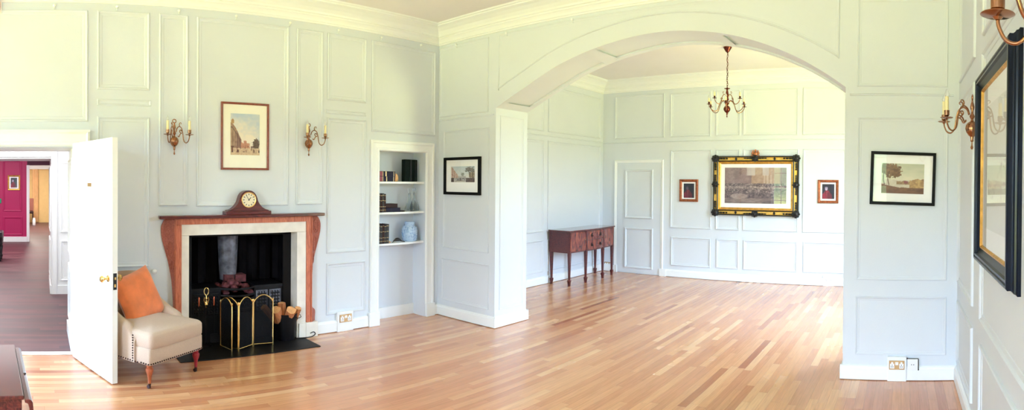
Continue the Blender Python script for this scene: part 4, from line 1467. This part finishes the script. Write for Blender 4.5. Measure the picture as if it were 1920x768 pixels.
# velvet cushion leaning on the chair back
mb = MB()
S = .225
n = 16
rows_t, rows_b = [], []
for j in range(n + 1):
    rt, rb = [], []
    for i in range(n + 1):
        u, v = 2 * i / n - 1, 2 * j / n - 1
        pinch = 1 - .07 * (1 - abs(u) ** 2) * abs(v) ** 3
        pinch2 = 1 - .07 * (1 - abs(v) ** 2) * abs(u) ** 3
        th = .085 * ((1 - u ** 4) * (1 - v ** 4)) ** .5
        w = .006 * (vnoise(u * 4, v * 4, 3) - .5)
        rt.append((th + w, S * u * pinch2, S * v * pinch))
        rb.append((-th * .8, S * u * pinch2, S * v * pinch))
    rows_t.append(rt)
    rows_b.append(rb)
mb.grid(rows_t)
mb.grid(rows_b)
cu = mb.done('cushion', M_VELVET, smooth=True)
cu.matrix_world = T(-4.425, .885, 0) @ Rz(NF) @ T(-.135, .02, .645) @ Ry(-.36) @ Rx(.2)
tag(cu, 'orange velvet cushion leaning on the back of the cream armchair', 'cushion')
mb = MB()
o = mb.lathe([(0, 0), (.006, .0), (.008, .012), (.022, .018), (.024, .028), (.016, .038), (0, .04)], (FX, 1.062, .785), 18, RX90).done('wall_boss', M_PLASTIC, smooth=True)
tag(o, 'small round white knob on the wall between armchair and fireplace', 'knob')

# ------------------------------------------------------------------ sideboard in the back room
sb = thing('sideboard', 'mahogany serpentine sideboard on six tapered legs in the back room', 'sideboard', (LX + .245, 7.765, 0))
HL = .69
def front(y):
    return .2 + .045 * cos(y / HL * PI * 1.0) * .5 + .02
def outline(ex, k=28):
    pts = [(-.2 - ex * .3, -HL - ex)]
    for i in range(k + 1):
        y = -HL - ex + (2 * HL + 2 * ex) * i / k
        pts.append((front(max(-HL, min(HL, y))) + ex, y))
    pts.append((-.2 - ex * .3, HL + ex))
    return pts
mb = MB().prism(outline(.018), lambda p: (p[0], p[1], .862), lambda p: (p[0], p[1], .884))
mb.done('top', M_SBTOP, sb, bevel=.004)
mb = MB().prism(outline(-.004), lambda p: (p[0], p[1], .525), lambda p: (p[0], p[1], .862))
mb.done('carcass', M_MAHOG, sb)
def front_panel(name, ya, yb, za, zb, m, parent=sb, dd=.012):
    mb = MB()
    k = 8
    rows = []
    for i in range(k + 1):
        y = ya + (yb - ya) * i / k
        x = front(y)
        rows.append([(x - .01, y, za), (x + dd - .004, y, za), (x + dd - .004, y, zb), (x - .01, y, zb)])
    mb.grid(rows, True, True)
    return mb.done(name, m, parent, bevel=.002)
dL = front_panel('door', -.665, -.262, .545, .85, M_FLAME)
dR = front_panel('door', .30, .665, .545, .85, M_FLAME)
for d, yy in ((dL, -.29), (dR, .325)):
    MB().lathe([(0, 0), (.008, 0), (.008, .004), (0, .005)], (front(yy) + .008, yy, .72), 10, RX90).done('escutcheon', M_BRASS, d)
for za, zb in ((.71, .85), (.545, .70)):
    dw = front_panel('drawer', -.235, .275, za, zb, M_FLAME)
    for yy in (-.11, .15):
        zc = (za + zb) / 2
        mb = MB().lathe([(0, 0), (.032, 0), (.03, .003), (0, .004)], (front(yy) + .008, yy, zc), 16, RX90)
        mb.tube([(front(yy) + .012 + .016 * sin(PI * k / 10), yy - .026 + .052 * k / 10, zc - .02 * sin(PI * k / 10)) for k in range(11)], .0035, 6)
        mb.done('handle', M_STUD, dw, smooth='auto')
for x, y in ((-.17, -.66), (-.17, .66), (front(-.66) - .02, -.66), (front(-.248) - .012, -.248), (front(.288) - .012, .288), (front(.66) - .02, .66)):
    mb = MB()
    rows = []
    for z, h in ((.86 if x > 0 else .6, .023), (.5, .022), (.1, .013), (.095, .02), (.085, .024), (.03, .0165), (.0, .016)):
        rows.append([(x - h, y - h, z), (x + h, y - h, z), (x + h, y + h, z), (x - h, y + h, z)])
    mb.grid(rows, True, True)
    mb.done('leg', M_MAHOG, sb)

# ------------------------------------------------------------------ drop leaf table at the left
dt = thing('drop_leaf_table', 'dark wooden drop-leaf table top at the lower left corner', 'table', (-2.545, -.62, 0), math.atan2(.073, .764))
mb = MB().box(-.384, .384, -.48, .523, .7, .72)
mb.done('table_top', M_MAHOGX, dt, bevel=.004)
mb = MB()
rows = []
prof = [(0, .705), (.016, .706), (.026, .7), (.032, .688), (.034, .66), (.034, .35), (.018, .35), (.018, .66), (.012, .685), (0, .69)]
for s in (1, -1):
    rows = [[(x, (.527 + d) if s > 0 else (-.484 - d), z) for d, z in prof] for x in (-.375, .39)]
    mb = MB()
    mb.grid(rows, True, True) if False else mb.grid([[r[k] for r in rows] for k in range(len(prof))])
    for i in (0, 1):
        mb.f([mb.v(p) for p in rows[i]])
    mb.done('drop_leaf', M_MAHOGX, dt, bevel=.002)
mb = MB().box(-.33, .372, -.47, .515, .56, .7)
mb.done('apron', M_MAHOGX, dt)
mb = MB().box(.372, .38, -.33, .37, .58, .685)
dwr = mb.done('drawer', M_MAHOGX, dt, bevel=.003)
MB().lathe([(0, 0), (.01, 0), (.008, .012), (.016, .02), (.014, .03), (0, .034)], (.38, .02, .635), 14, RX90).done('knob', M_BRASS, dwr, smooth='auto')
for sx in (-1, 1):
    for sy in (-1, 1):
        cxx, cyy = sx * .3, (.42 if sy > 0 else -.38)
        MB().box(cxx - .03, cxx + .03, cyy - .03, cyy + .03, .5, .62).lathe([(0, 0), (.016, 0), (.02, .03), (.03, .06), (.018, .09), (.022, .3), (.03, .45), (.02, .48), (.03, .5), (0, .5)], (cxx, cyy, 0), 16).done('leg', M_MAHOGX, dt, smooth='auto')
MB().lathe([(0, 0), (.008, 0), (.006, .004), (0, .005)], (.06, .548, .703), 10).done('hinge', M_DARK, dt)

# ------------------------------------------------------------------ sockets
def socket(label, F, u, v, w, h, brass, backbox=None, group=None, name='power_socket'):
    org = F(u, v, 0)
    t = thing(name, label, 'socket', org, 0, group)
    L = lambda a, b, d: F(u + a, v + b, d) - org
    def bx(mb, a0, a1, b0, b1, d0, d1):
        p = [L(a, b, d) for d in (d0, d1) for b in (b0, b1) for a in (a0, a1)]
        mb.box(min(q.x for q in p), max(q.x for q in p), min(q.y for q in p), max(q.y for q in p), min(q.z for q in p), max(q.z for q in p))
    d = .0
    if backbox:
        a0, a1, b0, b1, dd = backbox
        mb = MB()
        bx(mb, a0, a1, b0, b1, 0, dd)
        mb.done('backing_block', M_TRIM, t, bevel=.003)
        d = dd
    mb = MB()
    bx(mb, -w / 2, w / 2, -h / 2, h / 2, d, d + .007)
    fp_ = mb.done('face_plate', M_BRASSPLATE if brass else M_PLASTIC, t, bevel=.002)
    if w > h * 1.3:
        mb = MB()
        for s in (-1, 1):
            bx(mb, s * w * .3 - w * .14, s * w * .3 + w * .14, -h * .36, h * .18, d + .007, d + .0085)
            bx(mb, s * w * .3 - w * .06, s * w * .3 + w * .06, h * .18, h * .36, d + .007, d + .0085)
        bx(mb, -w * .1, w * .1, h * .02, h * .36, d + .007, d + .009)
        mb.done('insert', M_PLASTIC, fp_)
        for s in (-1, 1):
            for (a, b) in ((0, .02), (-.05, -.16), (.05, -.16)):
                mb = MB()
                bx(mb, s * w * .3 + a * w - .003, s * w * .3 + a * w + .003, b * h - .005, b * h + .003, d + .0084, d + .0092)
                mb.done('pin_hole', M_DARK, fp_)
    else:
        for s in (-1, 1):
            mb = MB()
            bx(mb, s * w * .1 - .003, s * w * .1 + .003, -.004, .004, d + .007, d + .0078)
            mb.done('pin_hole', M_DARK, fp_)
    return t
socket('brass double socket on white block at the foot of the right pier', AWf, -.037, .148, .124, .08, True, (-.075, .078, -.148, .07, .034))
t = socket('white telephone socket beside the brass double socket', AWf, .09, .15, .085, .098, False, (-.0425, .0425, -.049, .049, .022), name='phone_socket')
mb = MB().tube([(-.045, -.024, .053), (.045, -.0245, .053)], .003, 6).tube([(.0455, -.0245, .05), (.046, -.0245, -.045)], .004, 6).ball((-.045, -.028, .055), .008, .008, .008, 8).ball((.046, -.0245, -.045), .006, .006, .008, 8)
mb.done('cable', M_CABLE, t)
socket('brass edged double socket on white block between fireplace and alcove', FWf, 3.108, .148, .15, .088, True, (-.1, .1, -.148, .075, .032))
socket('double socket on a white block low on the far wall', BWf, -1.185, .11, .13, .085, False, (-.09, .09, -.11, .065, .03))
socket('brass double socket under the right end of the sideboard', BWf, -5.22, .125, .15, .085, True)

# picture-rail hooks below the cornice
hk = None
HK = [(FWf, u) for u in (.137, .708, 1.293, 1.863, 2.444, 3.016, 3.572, 4.144)] + [(AWf, u) for u in (-4.698, -3.916, -3.06)]
nm = ['first', 'second', 'third', 'fourth', 'fifth', 'sixth', 'seventh', 'eighth']
for i, (F, u) in enumerate(HK):
    rot = 0 if F is FWf else -PI / 2
    pos = F(u, 3.283, 0)
    lab = ('%s painted picture hook from the left under the cornice of the fireplace wall' % nm[i]) if i < 8 else ('%s painted picture hook from the left under the cornice above the arch' % nm[i - 8])
    if hk is None:
        mb = MB().lathe([(0, 0), (.006, 0), (.007, .01), (.014, .016), (.014, .022), (.008, .028), (0, .03)], (0, 0, 0), 12, RX90)
        mb.tube([(.004, 0, 0), (.012, 0, -.015), (.01, 0, -.028), (.002, 0, -.034)], .004, 6)
        hk = mb.done('picture_hook', M_TRIM, smooth=True)
        tag(hk, lab, 'hook', 'picture hooks')
        hk.location = pos
        hk.rotation_euler = (0, 0, rot)
    else:
        dup(hk, pos, rot, lab)

# red alarm box high on the fireplace wall
al = thing('fire_alarm', 'red box high on the wall above the doorway', 'alarm', (FX, -.46, 3.27))
MB().box(0, .02, -.12, .12, -.06, .06).done('back_plate', M_PLASTIC, al, bevel=.004)
MB().box(.02, .06, -.105, .105, -.045, .055).done('casing', M_RED, al, bevel=.01)

# ------------------------------------------------------------------ hall furniture
st = thing('hall_bench', 'dark turned-leg bench in the hall beyond the doorway, before the crimson wall', 'bench', (-11.3, -1.3, .004))
mb = softbox(MB(), -.25, .25, -.55, .55, .42, .6, .03)
mb.done('seat', mat('dark buttoned leather', rgb(40, 26, 40), .35, var=.2), st, smooth=True)
MB().box(-.24, .24, -.54, .54, .36, .43).done('rail', M_DARK, st)
for sx in (-1, 1):
    for sy in (-1, 1):
        MB().lathe([(0, 0), (.018, 0), (.022, .04), (.034, .07), (.02, .1), (.028, .2), (.036, .27), (.022, .3), (.036, .33), (.036, .37), (0, .37)], (sx * .2, sy * .5, 0), 14).done('leg', M_DARK, st, smooth='auto')
es = thing('exit_sign', 'small green sign with white arrow on the crimson wall', 'sign', (CX, -1.075, 1.1))
MB().box(0, .02, -.1, .05, -.06, .06).done('sign_plate', M_GREEN, es)
MB().box(.02, .022, -.05, .0, -.012, .012).prism([(-.03, -.035), (-.03, .035), (-.07, 0)], lambda p: (.02, p[0] + .0, p[1]), lambda p: (.022, p[0], p[1])).done('arrow', M_PLASTIC, es)
wv = thing('white_vase', 'white cylinder vase on the floor of the yellow room', 'vase', (-20.2, -.2, .004))
MB().lathe([(0, 0), (.05, 0), (.06, .02), (.06, .2), (.045, .25), (.05, .28), (.04, .28), (.04, .24), (0, .2)], n=16).done('body', M_PLASTIC, wv, smooth='auto')
rc = thing('side_chair', 'small red-brown chair far off in the yellow room', 'chair', (-20.6, -.42, .004))
MB().box(-.2, .2, -.2, .2, .42, .5).done('seat', M_BROWN, rc, bevel=.02)
MB().box(-.22, -.17, -.2, .2, .5, .98).done('backrest', mat('rose fabric', rgb(150, 92, 78), .8), rc, bevel=.02)
for sx in (-1, 1):
    for sy in (-1, 1):
        MB().box(sx * .17 - .02, sx * .17 + .02, sy * .17 - .02, sy * .17 + .02, 0, .43).done('leg', M_BROWN, rc)

# ------------------------------------------------------------------ light
w = bpy.data.worlds.new('World')
scn.world = w
w.use_nodes = True
nt = w.node_tree
bg = nt.nodes['Background']
tc = nt.nodes.new('ShaderNodeTexCoord')
sx = nt.nodes.new('ShaderNodeSeparateXYZ')
nt.links.new(tc.outputs['Generated'], sx.inputs[0])
mr = nt.nodes.new('ShaderNodeMapRange')
mr.inputs['From Min'].default_value = -1
mr.inputs['From Max'].default_value = 1
nt.links.new(sx.outputs['Z'], mr.inputs['Value'])
ra = nt.nodes.new('ShaderNodeValToRGB')
el = ra.color_ramp.elements
el[0].position, el[0].color = 0, (.46, .49, .17, 1)
el[1].position, el[1].color = 1, (.46, .69, 1.0, 1)
for p, c in ((.46, (.47, .50, .18, 1)), (.495, (.04, .075, .045, 1)), (.53, (.05, .10, .07, 1)), (.56, (.63, .80, 1.0, 1)), (.75, (.49, .72, 1.0, 1))):
    e = el.new(p)
    e.color = c
nt.links.new(mr.outputs[0], ra.inputs[0])
nt.links.new(ra.outputs[0], bg.inputs[0])
WORLD_STRENGTH = 53.0
bg.inputs[1].default_value = WORLD_STRENGTH

def portal(loc, sx_, sy_, M3):
    L = bpy.data.lights.new('window_daylight', 'AREA')
    L.shape = 'RECTANGLE'
    L.size, L.size_y = sx_, sy_
    L.cycles.is_portal = True
    o = bpy.data.objects.new('window_daylight', L)
    COL.objects.link(o)
    o.location = loc
    o.rotation_euler = M3
    return o
for a, b, z0, z1 in W_REAR:
    portal(((a + b) / 2, RY - .2, (z0 + z1) / 2), b - a, z1 - z0, (PI / 2, 0, 0))
for a, b, z0, z1 in W_FIRE_ADDED:
    portal((FX - .2, (a + b) / 2, (z0 + z1) / 2), b - a, z1 - z0, (PI / 2, 0, -PI / 2))
for a, b, z0, z1 in W_RIGHT:
    portal((RX + .2, (a + b) / 2, (z0 + z1) / 2), b - a, z1 - z0, (PI / 2, 0, PI / 2))

def area(name, loc, size, power, col, rot):
    L = bpy.data.lights.new(name, 'AREA')
    L.shape = 'RECTANGLE'
    L.size, L.size_y = size
    L.energy = power
    L.color = col
    o = bpy.data.objects.new(name, L)
    COL.objects.link(o)
    o.location = loc
    o.rotation_euler = rot
    return o
area('passage_fill', (-6.9, -.6, 2.7), (1.2, 1.2), 60, (1, .98, .96), (0, 0, 0))  # added fill light under the ceiling, no fixture, brightens the passage
area('crimson_room_fill', (-11.8, -1.4, 2.7), (2, 2), 170, (1, .96, .95), (0, 0, 0))  # added fill for the crimson room, stands for no seen lamp
area('yellow_room_fill', (-18.5, -.6, 2.7), (2, 1), 200, (1, .95, .85), (0, 0, 0))  # fill light added to brighten the yellow room, has no fitting

# ------------------------------------------------------------------ camera: cylindrical-style panorama
f, cx, h0, a, b = 1031.1741, 1693.7179, 350.1305, .0104, -.0005
up = Vector((-a, -b, 1)).normalized()
right = Vector((1, 0, 0))
right = (right - up * right.dot(up)).normalized()
fwd = up.cross(right)
cam = bpy.data.cameras.new('Camera')
cam.type = 'PANO'
cam.panorama_type = 'EQUIRECTANGULAR' if hasattr(cam, 'panorama_type') else None
cam.longitude_min, cam.longitude_max = (0 - cx) / f, (1920 - cx) / f
cam.latitude_min, cam.latitude_max = (h0 - 768) / f, h0 / f
co = bpy.data.objects.new('Camera', cam)
COL.objects.link(co)
R3 = Matrix((right, up, -fwd)).transposed()
co.matrix_world = Matrix.Translation((0, 0, 1.63)) @ R3.to_4x4()
scn.camera = co

scn.view_settings.view_transform = 'Standard'
scn.view_settings.look = 'None'
scn.view_settings.exposure = 0
scn.cycles.use_denoising = True
scn.cycles.max_bounces = 10
scn.cycles.diffuse_bounces = 6
scn.cycles.transparent_max_bounces = 16
scn.cycles.sample_clamp_indirect = 8
